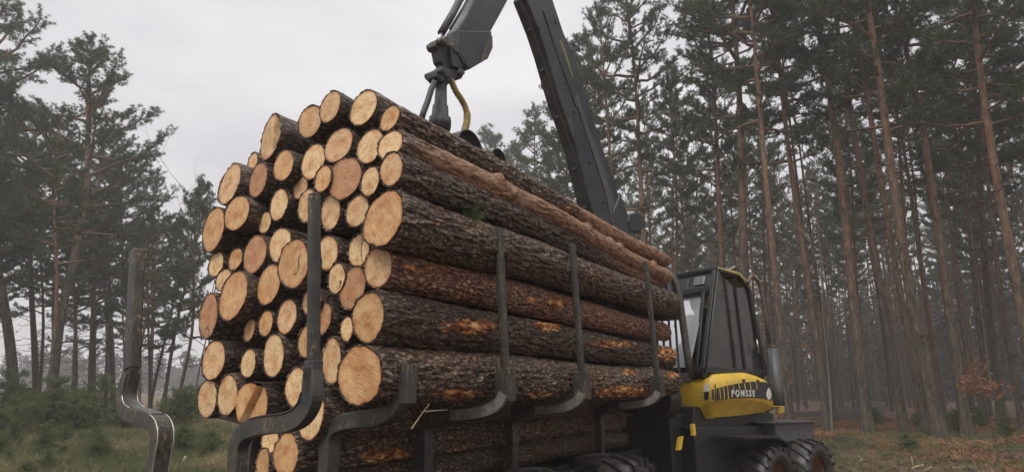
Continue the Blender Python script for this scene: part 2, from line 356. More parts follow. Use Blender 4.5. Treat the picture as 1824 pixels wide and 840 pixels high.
# id, cx, cy, w, h, ds, colour, label, extras
LOGS = [
 (1, 481, 243, 50, 76, -.02, TA, 'stout dark-barked log with a slanted stepped cut face at the pile\'s upper left shoulder', dict(tilt=12)),
 (2, 551, 216, 38, 55, .02, TA, 'oval-ended log at the pile top, tucked left of a higher one with splintered bark', {}),
 (3, 587, 190, 40, 53, -.05, TA, 'higher of the two overlapping logs at the pile top, ragged bark on its upper edge', {}),
 (4, 646, 192, 50, 59, 0, PA, 'large pale round-ended log forming the very top of the pile', dict(thin=.55)),
 (5, 693, 210, 38, 45, 0, OR, 'rightmost top log, dark near its orange face and reddish and knotty farther along', dict(thin=.42, vis=1, knots=5)),
 (6, 602, 258, 49, 60, 0, TA, 'tilted tan oval log just below the pile top, left of a pale ringed one', {}),
 (7, 658, 260, 47, 60, 0, PA, 'pale ringed log end with a dark heart, directly below the topmost log', {}),
 (8, 694, 258, 42, 54, -.04, PA, 'tan flaky-barked crooked log lying between the top right log and a dark one', dict(thin=.02, vis=1, knots=6, bend=.035)),
 (9, 696, 300, 39, 62, -.09, TA, 'long dark log with pale oval face, resting on the thickest upper right log', dict(thin=.62, vis=1, far=(1176, 500))),
 (10, 557, 287, 38, 64, 0, PA, 'pale tall oval log end in the upper middle, left of a broad reddish one', {}),
 (11, 504, 294, 33, 55, -.05, OR, 'narrow brownish oval log end under the stepped-cut log', {}),
 (12, 459, 320, 36, 57, 0, RE, 'small rusty red log end between the left shoulder log and the outer bark-rimmed one', {}),
 (13, 408, 327, 41, 71, -.03, TA, 'bark-rimmed log protruding at the upper left edge of the pile', dict(tilt=4)),
 (14, 449, 288, 18, 34, .2, TA, 'tiny sliver of log end peeping from behind the stepped-cut log', {}),
 (15, 421, 379, 40, 59, -.06, OR, 'orange-tan log end below the bark-rimmed upper left log', {}),
 (16, 379, 408, 41, 77, -.06, OR, 'broad brownish-orange log end at the far left edge, third up among the outer ones', {}),
 (17, 534, 334, 27, 41, .06, TA, 'small tan log end right of the narrow brownish one, above a pale pair', {}),
 (18, 574, 318, 30, 48, -.05, OR, 'small orange log end pressed against the left of the broad reddish face', {}),
 (19, 613, 317, 57, 73, -.02, RE, 'broad lumpy reddish log face with saw streaks in the upper middle of the pile', dict(lump=.09)),
 (20, 658, 322, 35, 54, -.06, PA, 'pale yellow log end between the broad reddish face and the long dark log', {}),
 (21, 496, 364, 33, 56, 0, PA, 'pale log end with a nicked bark rim, left of the near stake\'s top', {}),
 (22, 546, 366, 36, 58, 0, PA, 'pale log end just left of the top of the near stake', {}),
 (23, 588, 377, 36, 66, .02, PA, 'tall yellow log end half hidden behind the top of the near stake', {}),
 (24, 635, 375, 40, 59, -.04, TA, 'tan log end with saw scratches, tucked left of the largest upper face', {}),
 (25, 681, 389, 77, 93, -.1, OR, 'thickest upper right log, wide orange face with fluted edge and deeply furrowed bark', dict(lump=.09, vis=1, far=(1190, 540))),
 (26, 471, 396, 25, 38, .08, PA, 'small pale log end left of the near stake, above the reddish middle ones', {}),
 (27, 498, 436, 37, 62, .02, PA, 'pale oval log end touching the upper left of a cracked orange face', {}),
 (28, 453, 452, 43, 68, 0, RE, 'tilted reddish-brown log end left of centre, above two small pale ones', {}),
 (29, 521, 469, 56, 85, -.09, OR, 'large lumpy orange log face with a dark crack just left of the stake', dict(lump=.07, crack=1)),
 (30, 384, 470, 27, 45, 0, PA, 'small round pale log end at the left edge, mid height', {}),
 (31, 418, 461, 22, 42, .02, OR, 'small narrow orange log end beside the pale one at mid height on the left', {}),
 (32, 397, 498, 27, 40, .0, PA, 'pale yellow log end partly hidden behind a large tan face on the left', {}),
 (33, 414, 526, 51, 92, -.08, OR, 'large tall tan-orange log face on the left side of the pile, dark crumbling lower rim', dict(lump=.08)),
 (34, 478, 506, 42, 74, 0, OR, 'orange oval log end with long saw marks, below the tilted reddish one', {}),
 (35, 370, 562, 38, 81, -.02, RE, 'reddish elongated log end at the left edge with a dark arch-shaped notch at its bottom', dict(crack=2)),
 (36, 582, 450, 36, 62, .03, PA, 'yellow log end half behind the stake at mid height', {}),
 (37, 598, 495, 34, 58, 0, PA, 'very pale cream log end right of the stake at mid height', {}),
 (38, 638, 445, 38, 60, .05, PA, 'pale yellow log with a curved split line, above a rounder right-hand face', dict(crack=3)),
 (39, 672, 475, 48, 75, 0, TA, 'smooth reddish-barked log with round tan face, third long log up on the right', dict(vis=1, red=1)),
 (40, 627, 512, 44, 78, .01, RE, 'rough rusty brown log end with torn bark between a cream and a large face', dict(lump=.08)),
 (41, 554, 535, 34, 52, .02, TA, 'tan log end mostly hidden behind the stake, just above a reddish one', {}),
 (42, 573, 567, 34, 60, .05, RE, 'dusky reddish log end showing right of the stake in the lower half', {}),
 (43, 510, 563, 36, 64, 0, TA, 'tan oval log end in the lower middle, rightmost of a rising row of three', {}),
 (44, 472, 575, 29, 48, .02, OR, 'small orange-tan log end, middle one of a rising row of three', {}),
 (45, 443, 587, 24, 43, .04, OR, 'smallest log end of a rising row of three in the lower left', {}),
 (46, 654, 564, 60, 91, -.06, OR, 'long log with big pinkish-tan face and torn yellow wood patches along its dark side', dict(lump=.07, vis=1)),
 (47, 617, 585, 26, 50, .02, PA, 'pale sliver of log end behind the big pinkish face on the right', {}),
 (48, 546, 606, 32, 65, .05, OR, 'orange log end partly behind the stake, above the bottom rows', {}),
 (49, 379, 641, 39, 71, -.02, TA, 'round tan log end at the lower left edge, above the bottom row', {}),
 (50, 441, 646, 29, 56, .04, PA, 'small pale oval log end between two larger ones in the second lowest row', {}),
 (51, 486, 632, 41, 78, -.03, PA, 'tall cream oval log end in the second lowest row', {}),
 (52, 639, 667, 81, 113, -.1, OR, 'largest log of all, wide orange face at the lower right, thick scaly bark', dict(lump=.08, vis=1)),
 (53, 590, 642, 38, 88, .03, TA, 'tall tan log end between the stake and the largest face', {}),
 (54, 526, 689, 38, 75, 0, PA, 'pale yellow log end resting behind the curve of the near bunk', {}),
 (55, 368, 709, 35, 70, 0, PA, 'leftmost log of the bottom row with frayed pale face', {}),
 (56, 404, 703, 34, 77, -.02, PA, 'second log from the left in the bottom row, smooth pale oval', {}),
 (57, 452, 720, 50, 84, 0, OR, 'bottom row log with a two-tone step cut, its foot hidden by the near bunk', dict(crack=4)),
 (58, 552, 737, 52, 96, .02, PA, 'pale bottom log glimpsed below and right of the near bunk\'s bend', {}),
 (59, 480, 784, 36, 48, .03, PA, 'pale log end at the top of the narrow lower channel, behind a waisted one', {}),
 (60, 508, 808, 46, 82, 0, OR, 'waisted orange-brown log in the lower channel between the bunk legs', dict(lump=.10, vis=1)),
 (61, 467, 826, 27, 62, .02, OR, 'narrow tan log end in the lower channel beside the near bunk leg', {}),
 (62, 520, 878, 56, 78, .05, TA, 'lowest log of the channel, showing only its dark side between the bunk legs', {}),
 (63, 466, 880, 50, 64, .06, TA, 'log lying on the frame at the far side of the lower channel', {}),
]
def smooth01(x): x = np.clip(x, 0, 1); return x * x * (3 - 2 * x)
for (lid, cx, cy, w, h, ds, colr, label, ex) in LOGS:
    s0 = S_END + ds; c0 = at_s(cx, cy, s0)
    rx = abs((at_s(cx + w / 2, cy, s0) - at_s(cx - w / 2, cy, s0)).dot(LF)) / 2; rz = (at_s(cx, cy - h / 2, s0).z - at_s(cx, cy + h / 2, s0).z) / 2
    if rx < rz * .68: rx = rz * .68
    if rx > rz * 1.3: rx = rz * 1.3
    rnd = random.Random(lid * 13 + 5)
    if 'far' in ex: c1 = at_s(ex['far'][0], ex['far'][1], S_FAR)
    else: c1 = c0 + A * (S_FAR - s0 + rnd.uniform(-.12, .06)) + LF * rnd.uniform(-.05, .05) * (0 if ex.get('vis') else 1) + Vector((0, 0, rnd.uniform(-.055, .055) * (0 if ex.get('vis') else 1)))
    axis = (c0 - c1).normalized(); X = Vector((0, 0, 1)).cross(axis).normalized(); Y = axis.cross(X)   # local z points to the viewer end
    Mx = Matrix(((X.x, Y.x, axis.x, c0.x), (X.y, Y.y, axis.y, c0.y), (X.z, Y.z, axis.z, c0.z), (0, 0, 0, 1)))
    vis = ex.get('vis'); seg = 168 if vis else 72; nl = 420 if vis else 40; LEN = (c0 - c1).length
    th = np.linspace(0, 2 * np.pi, seg, endpoint=False); lump = ex.get('lump', .034)
    prof = 1 + sum(lump * rnd.uniform(-1, 1) / (k ** .95) * 1.25 * np.cos(k * th + rnd.uniform(0, 6.3)) for k in (2, 3, 5, 7, 9, 13))
    zz = -LEN * (np.linspace(0, 1, nl) ** (1.0 if vis else 1.8)); tl = -zz / LEN
    TT, ZZ = np.meshgrid(th, zz); PR = np.tile(prof, (nl, 1)); TL = -ZZ / LEN
    fade = np.exp(-TL * LEN / 1.2); PR = 1 + (PR - 1) * (.35 + .65 * fade)
    Q = np.stack([(rx * np.cos(TT)).ravel(), (rz * np.sin(TT)).ravel(), ZZ.ravel() * .28], 1)
    thin0 = ex.get('thin', 9); nz = (fbm(Q, 6, lid) - .5).reshape(TT.shape)
    THIN = smooth01((TL - thin0) * 5 + nz * 1.6 + .2) if thin0 < 5 else np.zeros_like(TL)
    ridge = (1 - np.abs(2 * fbm(Q, 22 if vis else 14, lid * 3.1, 2) - 1)).reshape(TT.shape); big = (fbm(Q, 3.2, lid * 1.7) - .5).reshape(TT.shape)
    amp = (.030 if vis else .010) * (1 - .75 * THIN) * (.5 if ex.get('red') else 1)
    disp = (ridge - .75) * amp * 1.6 + big * .05 * (.6 if not vis else 1) + (vnoise(Q, 60, lid).reshape(TT.shape) - .5) * .008
    rimk = smooth01(TL * LEN / .05)
    k_knots = ex.get('knots', 0)
    for _ in range(k_knots):
        kt, kz = rnd.uniform(-.2, 1.6), -LEN * rnd.uniform(.1, .9); dt = (TT - kt + np.pi) % (2 * np.pi) - np.pi
        disp += .038 * np.exp(-((dt * rx) ** 2 + (ZZ - kz) ** 2) / .0035)
    taper = 1 - .09 * TL; bark = .012
    rrx = (rx * taper * PR) + disp * (.25 + .75 * rimk); rrz = (rz * taper * PR) + disp * (.25 + .75 * rimk)
    bd = ex.get('bend', .012); wob = bd * np.sin(TL * rnd.uniform(4, 7)) * (1 - np.exp(-TL * 6)); wob2 = bd * np.sin(TL * rnd.uniform(3, 8)) * (1 - np.exp(-TL * 6))
    V = np.stack([(rrx * np.cos(TT) + wob).ravel(), (rrz * np.sin(TT) + wob2).ravel(), ZZ.ravel()], 1)
    tlt = math.tan(R(ex.get('tilt', rnd.uniform(-5, 5)))); tlu = math.tan(R(rnd.uniform(-4, 4)))
    V[:, 2] += (V[:, 0] * tlt + V[:, 1] * tlu) * np.exp(-TL.ravel() * LEN / .25)
    V[:seg, 2] += (vnoise(np.stack([np.cos(th) * 4, np.sin(th) * 4, th * 0 + lid], 1), 1.6) - .5) * .022 + (rng.random(seg) - .5) * .006     # frayed bark lip
    i = np.arange(seg)[None, :] + np.arange(nl - 1)[:, None] * seg; j = (np.arange(seg)[None, :] + 1) % seg + np.arange(nl - 1)[:, None] * seg
    Fq = np.stack([i, i + seg, j + seg, j], -1).reshape(-1, 4)
    # inner lip of the bark
    lip = V[:seg].copy(); kk = 1 - bark / max(rx, .05); lip[:, :2] *= kk; lip[:, 2] -= .012; b0 = len(V)
    V2 = np.vstack([V, lip]); a = np.arange(seg); bq = (a + 1) % seg
    Fl = np.stack([a, bq, bq + b0, a + b0], -1); Fq = np.vstack([Fq, Fl])
    me = np_mesh('log', V2, Fq, [M['log_bark']], smooth=True)
    bare = np.zeros(len(V2), np.float32); thin = np.concatenate([THIN.ravel(), np.zeros(seg)]).astype(np.float32)
    if lid in PATCH:
        Wd = (np.array(Mx)[:3, :3] @ V2.T).T + np.array(c0); qx, qy = proj(Wd)
        for (ax, ay, arx, ary, st) in PATCH[lid]:
            dd = np.sqrt(((qx - ax) / arx) ** 2 + ((qy - ay) / ary) ** 2); bare = np.maximum(bare, st * np.clip(1.35 - dd * .95, 0, 1) * (np.concatenate([np.cos(TT).ravel(), np.zeros(seg)]) > .05))
    me.attributes.new('bare', 'FLOAT', 'POINT').data.foreach_set('value', bare.astype(np.float32))
    me.attributes.new('thin', 'FLOAT', 'POINT').data.foreach_set('value', thin)
    o = link_mesh('log', me); o.matrix_world = Mx; kcol = rnd.uniform(.75, 1.25)
    o.color = (kcol, kcol * .98, kcol * .95, 1) if not ex.get('red') else (1.9, 1.38, 1.2, 1)
    tag(o, label, 'log', 'pine logs loaded on the forwarder')
    # far end cap
    # cut face: rings of vertices so that it can be slightly uneven
    nr = 14; rads = np.linspace(0, 1, nr)[1:]; fv = [np.array([[0, 0, 0]])]; dz = [np.array([[0, 0, lid * 1.37]])]
    edge = lip[:, :2] * .998
    for r_ in rads:
        fv.append(np.column_stack([edge * r_, np.zeros(seg)])); dz.append(np.column_stack([np.cos(th) * r_, np.sin(th) * r_, np.full(seg, lid * 1.37)]))
    fv = np.vstack(fv); dz = np.vstack(dz).astype(np.float32)
    fv[:, 2] = fv[:, 0] * tlt + fv[:, 1] * tlu - .006 + (fbm(fv + lid, 9, 0, 2) - .5) * .012
    crack = np.zeros(len(fv), np.float32); ck = ex.get('crack', 0); nx_, ny_ = dz[:, 0], dz[:, 1]
    if ck == 1: crack = np.clip(1.3 - np.abs(nx_ * .75 - ny_ * .4 - .28 + .08 * np.sin(ny_ * 7)) / .045, 0, 1) * ((ny_ > -.5) & (ny_ < .35) & (nx_ > -.1))
    if ck == 2: crack = np.clip(1.4 - np.abs(np.hypot(nx_ * 1.6, ny_ + .95) - .42) / .06, 0, 1) * (ny_ > -1)
    if ck == 3: crack = np.clip(1.4 - np.abs(nx_ - .25 - .3 * ny_ ** 2) / .05, 0, 1)
    if ck == 4:
        fv[:, 2] += .05 * smooth01((ny_ * .55 - nx_ * .83 + .0) / .08); crack = np.clip(1.2 - np.abs(ny_ * .55 - nx_ * .83 + .04) / .05, 0, .5)
    if lid == 1: fv[:, 2] -= .07 * smooth01((nx_ - .35) / .08)
    i0 = np.arange(seg); i1 = (i0 + 1) % seg; FF = [np.stack([i0 * 0, 1 + i0, 1 + i1, 1 + i1], -1)]
    FT = [tuple((0, 1 + int(a_), 1 + int(b_))) for a_, b_ in zip(i0, i1)]
    me2 = bpy.data.meshes.new('cut_face'); quads = []
    for k in range(nr - 2):
        b1, b2 = 1 + k * seg, 1 + (k + 1) * seg; quads += list(zip((b1 + i0).tolist(), (b2 + i0).tolist(), (b2 + i1).tolist(), (b1 + i1).tolist()))
    me2.from_pydata(fv.tolist(), [], FT + quads); me2.materials.append(M['cut_wood'])
    me2.polygons.foreach_set('use_smooth', [True] * len(me2.polygons))
    me2.attributes.new('disc', 'FLOAT_VECTOR', 'POINT').data.foreach_set('vector', dz.ravel())
    me2.attributes.new('crack', 'FLOAT', 'POINT').data.foreach_set('value', crack.astype(np.float32)); me2.update()
    cf = link_mesh('cut_face', me2, o); kc = rnd.uniform(.90, 1.06); cf.color = (colr[0] * kc, colr[1] * kc, colr[2] * kc, 1)
    # far cut face
    lastr = V[-seg:]; mf = MB(); mf.add([tuple(q) for q in lastr[::max(1, seg // 36)]], [tuple(range(len(lastr[::max(1, seg // 36)])))]); fc = mf.build('far_cut_face', M['cut_wood'], o); fc.color = cf.color


# ------------------------------------------------------------------ forwarder
LC = 1.42 * L
fw = empty('forwarder', W(6.5, LC, 0)); tag(fw, 'black and yellow logging forwarder loaded with pine logs, its crane reaching over the pile', 'forwarder')
SB = .748 * L
def px_profile(pts, s): return [(lambda q: (q[1], q[2]))(sl(at_s(x, y, s))) for x, y in pts]
right_prof = px_profile([(558, 652), (557, 703), (549, 727), (534, 744), (512, 753), (480, 756), (452, 762), (434, 775), (424, 800), (420, 850)], SB)
right_prof.append((right_prof[-1][0] + .02, 1.02))
def azl(px, l):                      # axial position where picture column px crosses the stake line
    return sl(at_l(px, 692, l))[0]
def spl(P, k=4):
    P = [Vector((a, b, 0)) for a, b in P]; out = []
    for i in range(len(P) - 1):
        p0, p1, p2, p3 = P[max(i - 1, 0)], P[i], P[i + 1], P[min(i + 2, len(P) - 1)]
        for q in range(k):
            t_ = q / k; v_ = .5 * ((2 * p1) + (p2 - p0) * t_ + (2 * p0 - 5 * p1 + 4 * p2 - p3) * t_ ** 2 + (3 * p1 - p0 - 3 * p2 + p3) * t_ ** 3); out.append((v_.x, v_.y))
    out.append((P[-1].x, P[-1].y)); return out
prof_near = right_prof[:]; WID = [.18, .18, .16, .12, .07, .03, .01, 0, 0, 0, 0]
prof_out = [(l - w_, z) for (l, z), w_ in zip(right_prof, WID)]
L2 = prof_out[0][0]
bunks = [(SB, 559, (560, 348), (245, 445)), (azl(715, L), 715, None, None), (azl(900, L2), 900, (888, 408), None), (azl(1037, L2), 1037, (1019, 435), None), (azl(1172, L2), 1172, (1150, 466), None)]
for bi, (s, bx, top, ltop) in enumerate(bunks):
    m = MB(); m.m = 0; right_prof = prof_near if bi < 2 else prof_out; l0, z0 = right_prof[0]
    for mir in (0, 1):
        prof = spl([((2 * LC - (l if bi == 0 else max(l, prof_near[pi_][0]) + (.12 if pi_ < 4 else .05))) if mir else l, z) for pi_, (l, z) in enumerate(right_prof)])
        if mir and bi: prof = prof[4:]
        n = len(prof)
        m.beam([W(s, l, z) for l, z in prof], [min(.105, .075 + .008 * q_) for q_ in range(n)], .075 if (bi == 0 and not mir) else .11, A)
    m.box(W(s, LC, 1.04), (1.1, .11, .16), Matrix.Rotation(-TH, 3, 'Z'))
    bk = m.build('bunk', M['stake_steel'], fw, .006)
    # worn inner faces of the bend
    m2 = MB()
    for mir in ((0, 1) if bi == 0 else (0,)):
        prof = [((2 * LC - l) if mir else l, z) for l, z in right_prof]
        seq = spl(prof[1:7]); off = []
        for i, (l, z) in enumerate(seq):
            a0 = seq[max(i - 1, 0)]; a1 = seq[min(i + 1, len(seq) - 1)]; tl, tz = a1[0] - a0[0], a1[1] - a0[1]; q = math.hypot(tl, tz)
            nl_, nz_ = (-tz / q, tl / q)
            if (nz_ < 0): nl_, nz_ = -nl_, -nz_
            off.append(W(s, l + nl_ * .056, z + nz_ * .056))
        m2 = MB(); m2.beam(off, .006, .09, A); m2.build('wear_strip', M['worn_steel'], bk, 0)
    if bi >= 2:
        m2 = MB(); m2.beam([W(s, l, z) - A * .058 for l, z in spl(right_prof[1:6])], .082, .004, A); m2.build('scuffed_face', M['scuffed_steel'], bk, 0)
    for mir in (0, 1):
        if mir and bi: continue
        lb = (2 * LC - l0) if mir else l0
        # socket
        lk = lb - (.05 if bi == 1 else 0); sk = MB(); sk.beam([W(s, lk, z0 - .22), W(s, lk, z0 + .035)], .088 if bi == 0 else .14, .075 if bi == 0 else .10, A); sk.build('stake_socket', M['stake_steel'], bk, .008)
        if top is None: continue
        if mir == 0: tp = at_l(top[0], top[1], lb); ds_ = sl(tp)[0] - s; tz = tp.z; tl_ = lb
        else:
            tl_ = lb + .12 if not ltop else sl(at_s(ltop[0], ltop[1], s))[1]; tz = (at_s(ltop[0], ltop[1], s).z if ltop else tz_prev); ds_ = 0
        tz_prev = tz
        st = MB(); st.beam([W(s, lb, z0 + .02), W(s + ds_, tl_, tz)], .10 if mir else .064, .10 if mir else .066, A)
        st.build('stake', M['stake_steel'], bk, .018)
        cp_ = MB(); cp_.beam([W(s + ds_ * .998, tl_, tz - .002), W(s + ds_, tl_, tz + .008)], .050, .060, A); cp_.build('stake_cap', M['worn_steel'], bk, .01)
# bright worn edges on the near bunk (left bend)
m = MB(); prof = spl([(2 * LC - l, z) for l, z in prof_near])
for side_ in (-1, 1):
    for (i0_, i1_) in ((5, 16), (24, 40)):
        pts = []
        for i in range(i0_, i1_ + 1):
            l, z = prof[i]; a0 = prof[max(i - 1, 0)]; a1 = prof[min(i + 1, len(prof) - 1)]; tl, tz = a1[0] - a0[0], a1[1] - a0[1]; q = math.hypot(tl, tz); nl_, nz_ = -tz / q, tl / q
            if nz_ < 0 or (abs(nz_) < .3 and nl_ > 0): nl_, nz_ = -nl_, -nz_
            pts.append(W(SB + side_ * .054, l + nl_ * .056, z + nz_ * .056))
        m.tube(pts, .0035, 6)
m.build('worn_edge', M['bright_steel'], fw)
# rear frame
m = MB()
m.beam([W(1.5, LC, .86), W(9.4, LC, .86)], .62, .30, (0, 0, 1))
for l in (LC - .33, LC + .33): m.beam([W(1.5, l, .84), W(9.4, l, .84)], .05, .52, (0, 0, 1))
for l in (LC - .52, LC + .52): m.beam([W(3.6, l, .55), W(8.9, l, .62)], .12, .6, (0, 0, 1))
for s in (2.4, 4.5, 6.8, 8.6): m.beam([W(s, LC - .55, .93), W(s, LC + .55, .93)], .14, .14, (0, 0, 1))
m.beam([W(4.9, LC - 1.0, .66), W(4.9, LC + 1.0, .66)], .26, .26, (0, 0, 1))
m.beam([W(9.2, LC, .8), W(10.3, LC - .25, .8)], .7, .55, (0, 0, 1))
m.build('rear_frame', M['dark_steel'], fw, .01)
# gate behind the load
SG = 8.72; m = MB()
gpts = [(1150, 480), (1168, 478), (1184, 481), (1197, 490), (1206, 508), (1211, 535), (1217, 580), (1224, 630), (1230, 672)]
gp = [sl(at_s(x, y, SG)) for x, y in gpts]
left = [(2 * LC - q[1], q[2]) for q in gp][::-1]
path = [W(SG, l, z) for (s_, l, z) in gp[::-1]] + [W(SG, l, z) for l, z in left[::-1]]
m.tube(path, .055, 10)
gate = m.build('load_gate', M['stake_steel'], fw)
lr = gp[-1][1]; zt = gp[1][2]; zb = gp[-1][2]
m = MB(); nb = 22
for k in range(nb):
    l = lr + .17 + (2 * LC - 2 * lr - .34) * k / (nb - 1)
    m.beam([W(SG + .01, l, zb), W(SG + .01, l, zt - .06 - (.05 if k in (0, nb - 1) else 0))], .035, .02, A)
m.build('gate_bars', M['grey_guard'], gate, .004)
m = MB(); zm = at_s(1190, 556, SG).z
m.beam([W(SG - .02, gp[5][1] + .02, zm), W(SG - .02, 2 * LC - gp[5][1] - .02, zm)], .26, .05, A)
m.beam([W(SG - .02, gp[-1][1], zb), W(SG - .02, 2 * LC - gp[-1][1], zb)], .14, .08, A)
m.build('gate_crossbar', M['stake_steel'], gate, .008)
# hydraulic tank and dark cladding between gate and hood
m = MB(); c = at_s(1196, 712, 9.0); q = sl(c)
m.tube([W(8.6, q[1] + .22, q[2] + .02), W(9.1, q[1] + .22, q[2] + .02)], .36, 24)
m.build('hydraulic_tank', M['black_plastic'], fw, .02)
m = MB(); m.box(W(9.35, LC - .1, 1.15), (1.5, .9, .9), Matrix.Rotation(-TH, 3, 'Z')); m.build('valve_housing', M['black_plastic'], fw, .03)

# --- front unit frame
PHI = R(16); hub = W(12.06, 1.57, .50); E = Vector((math.sin(TH + PHI), math.cos(TH + PHI), 0)); N = Vector((-math.cos(TH + PHI), math.sin(TH + PHI), 0))
O = hub - E * 2.6; O.z = 0
def FU(u, v, z): return Vector((O.x, O.y, 0)) + E * u + N * v + Vector((0, 0, z))
def at_v(px, py, v):
    d = ray(px, py); C0 = Vector((0, 0, H)); t = (O + N * v - C0).dot(N) / d.dot(N); return C0 + d * t
def uz(px, py, v):
    p = at_v(px, py, v); return ((p - O).dot(E), p.z)
# wheels
def wheel_meshes(Rr=.63, Wd=.72):
    t_ = MB(); seg = 48
    prof = [(.34, -Wd * .40), (.40, -Wd * .5), (Rr - .12, -Wd * .5), (Rr - .05, -Wd * .44), (Rr - .035, -Wd * .2), (Rr - .03, 0), (Rr - .035, Wd * .2), (Rr - .05, Wd * .44), (Rr - .12, Wd * .5), (.40, Wd * .5), (.34, Wd * .40)]
    vs = [(r * math.cos(a), y, r * math.sin(a)) for a in [2 * math.pi * k / seg for k in range(seg)] for r, y in prof]; n = len(prof)
    fs = [(k * n + i, k * n + i + 1, ((k + 1) % seg) * n + i + 1, ((k + 1) % seg) * n + i) for k in range(seg) for i in range(n - 1)]
    t_.add(vs, fs, True)
    nl_ = 20
    for k in range(nl_):
        for sgn in (-1, 1):
            a0 = 2 * math.pi * (k + (.5 if sgn > 0 else 0)) / nl_; pts = []
            for q in range(8):
                f_ = q / 7; y = sgn * (.0 + f_ * Wd * .53); a = a0 + f_ * .34; r = Rr - .012 - .035 * f_ ** 4; pts.append((a, y, r, .055 + .02 * f_))
            for q in range(8 - 1):
                (a1, y1, r1, w1), (a2, y2, r2, w2) = pts[q], pts[q + 1]; vs = []
                for (a, y, r, w) in ((a1, y1, r1, w1), (a2, y2, r2, w2)):
                    hw = w / 2 / Rr
                    for (aa, rr_) in ((a - hw, r - .06), (a + hw, r - .06), (a + hw * .75, r + .012), (a - hw * .75, r + .012)): vs.append((rr_ * math.cos(aa), y, rr_ * math.sin(aa)))
                fs = [(0, 4, 5, 1), (1, 5, 6, 2), (2, 6, 7, 3), (3, 7, 4, 0)]
                if q == 0: fs.append((0, 1, 2, 3))
                if q == 6: fs.append((4, 7, 6, 5))
                t_.add(vs, fs)
    r_ = MB(); prof = [(.345, -Wd * .42), (.345, -Wd * .36), (.30, -Wd * .30), (.28, -Wd * .12), (.15, -Wd * .10), (.14, -Wd * .22), (.0, -Wd * .24)]
    n = len(prof); vs = [(r * math.cos(a), y, r * math.sin(a)) for a in [2 * math.pi * k / seg for k in range(seg)] for r, y in prof]
    fs = [(k * n + i, k * n + i + 1, ((k + 1) % seg) * n + i + 1, ((k + 1) % seg) * n + i) for k in range(seg) for i in range(n - 1)]; r_.add(vs, fs, True)
    prof = [(.345, Wd * .42), (.345, -Wd * .42)]; n = 2
    vs = [(r * math.cos(a), y, r * math.sin(a)) for a in [2 * math.pi * k / seg for k in range(seg)] for r, y in prof]
    r_.add(vs, [(k * n, k * n + 1, ((k + 1) % seg) * n + 1, ((k + 1) % seg) * n) for k in range(seg)], True)
    for k in range(8):
        a = 2 * math.pi * k / 8; r_.tube([(.21 * math.cos(a), -Wd * .11, .21 * math.sin(a)), (.21 * math.cos(a), -Wd * .16, .21 * math.sin(a))], .018, 8)
    return t_, r_
tb, rb = wheel_meshes(); T0 = None
def wheel(p, yaw, flip):
    global T0
    w = empty('wheel', p, fw, (0, 0, yaw + (math.pi if flip else 0))); w.location = Vector(p) - fw.location
    if T0 is None:
        a = tb.build('tyre', M['tyre_rubber'], w); b = rb.build('rim', M['rim_orange'], w); T0 = (a, b)
    else:
        for q in T0:
            c = q.copy(); COL.objects.link(c); c.parent = w
for s in (6.25, 4.8):
    wheel(W(s, LC - 1.05, .66), -TH + math.pi / 2, False); wheel(W(s, LC + 1.05, .66), -TH + math.pi / 2, True)
for u in (2.6, 1.13):
    for v, fl in ((.31, False), (2.45, True)): wheel(FU(u, v, .49), -(TH + PHI) + math.pi / 2, fl)
m = MB()
for v in (.78, 1.95): m.beam([FU(.7, v, .66), FU(3.0, v, .66)], .3, .34, (0, 0, 1))
m.beam([FU(1.87, .7, .72), FU(1.87, 2.0, .72)], .3, .3, (0, 0, 1))
m.build('bogie', M['dark_steel'], fw, .03)
# front chassis
m = MB(); m.prism([FU(-.45, .5, .55), FU(3.3, .5, .75), FU(3.5, .5, 1.30), FU(-.45, .5, 1.42)], N * 1.75); m.build('front_frame', M['black_plastic'], fw, .02)
m = MB(); m.prism([FU(-.35, .62, 1.25), FU(2.45, .62, 1.2), FU(2.35, .62, 1.72), FU(-.2, .62, 1.72)], N * 1.3); m.build('engine_bay', M['black_plastic'], fw, .02)
m = MB(); x0 = uz(1386, 750, .42); 
bx = [uz(1380, 752, .3), uz(1452, 750, .3), uz(1448, 782, .3), uz(1386, 788, .3)]
m.prism([FU(u, .3, z) for u, z in bx], N * .8); m.build('fuel_tank', M['grey_guard'], fw, .02)
m = MB(); t0 = uz(1376, 751, .22); t1 = uz(1458, 749, .22)
m.prism([FU(t0[0], .22, t0[1]), FU(t1[0], .22, t1[1]), FU(t1[0], .22, t1[1] - .025), FU(t0[0], .22, t0[1] - .025)], N * .9); m.build('tank_lid', M['worn_steel'], fw, .004)
# mudguard between the front wheels
m = MB(); m.beam([at_v(1300, 778, .2), at_v(1360, 776, .2), at_v(1384, 790, .2)], .03, .5, N); m.build('mudguard', M['black_plastic'], fw)

# --- engine hood (yellow)
VH = .32
plan = []
c_u = uz(1277, 700, VH)[0] + .10; e_u = uz(1380, 700, VH)[0]
for k in range(8): plan.append((c_u - .16, VH + 1.35 - k * .16))
for k in range(7):
    a = k / 6 * math.pi / 2; plan.append((c_u - .16 * math.cos(a), VH + .16 - .16 * math.sin(a)))
for k in range(1, 13): plan.append((c_u + (e_u - .12 - c_u) * k / 12, VH))
for k in range(1, 6):
    a = k / 5 * math.pi / 2; plan.append((e_u - .12 + .12 * math.sin(a), VH + .12 - .12 * math.cos(a)))
plan.append((e_u, VH + .9))
topy = [(1218, 676), (1243, 673), (1276, 667), (1300, 664), (1340, 662), (1362, 668), (1380, 681)]
midy = [(1218, 690), (1276, 682), (1340, 673), (1365, 677), (1380, 690)]
boty = [(1218, 735), (1236, 731), (1262, 716), (1290, 711), (1330, 710), (1365, 716), (1380, 724)]
undy = [(1218, 747), (1276, 744), (1330, 740), (1380, 733)]
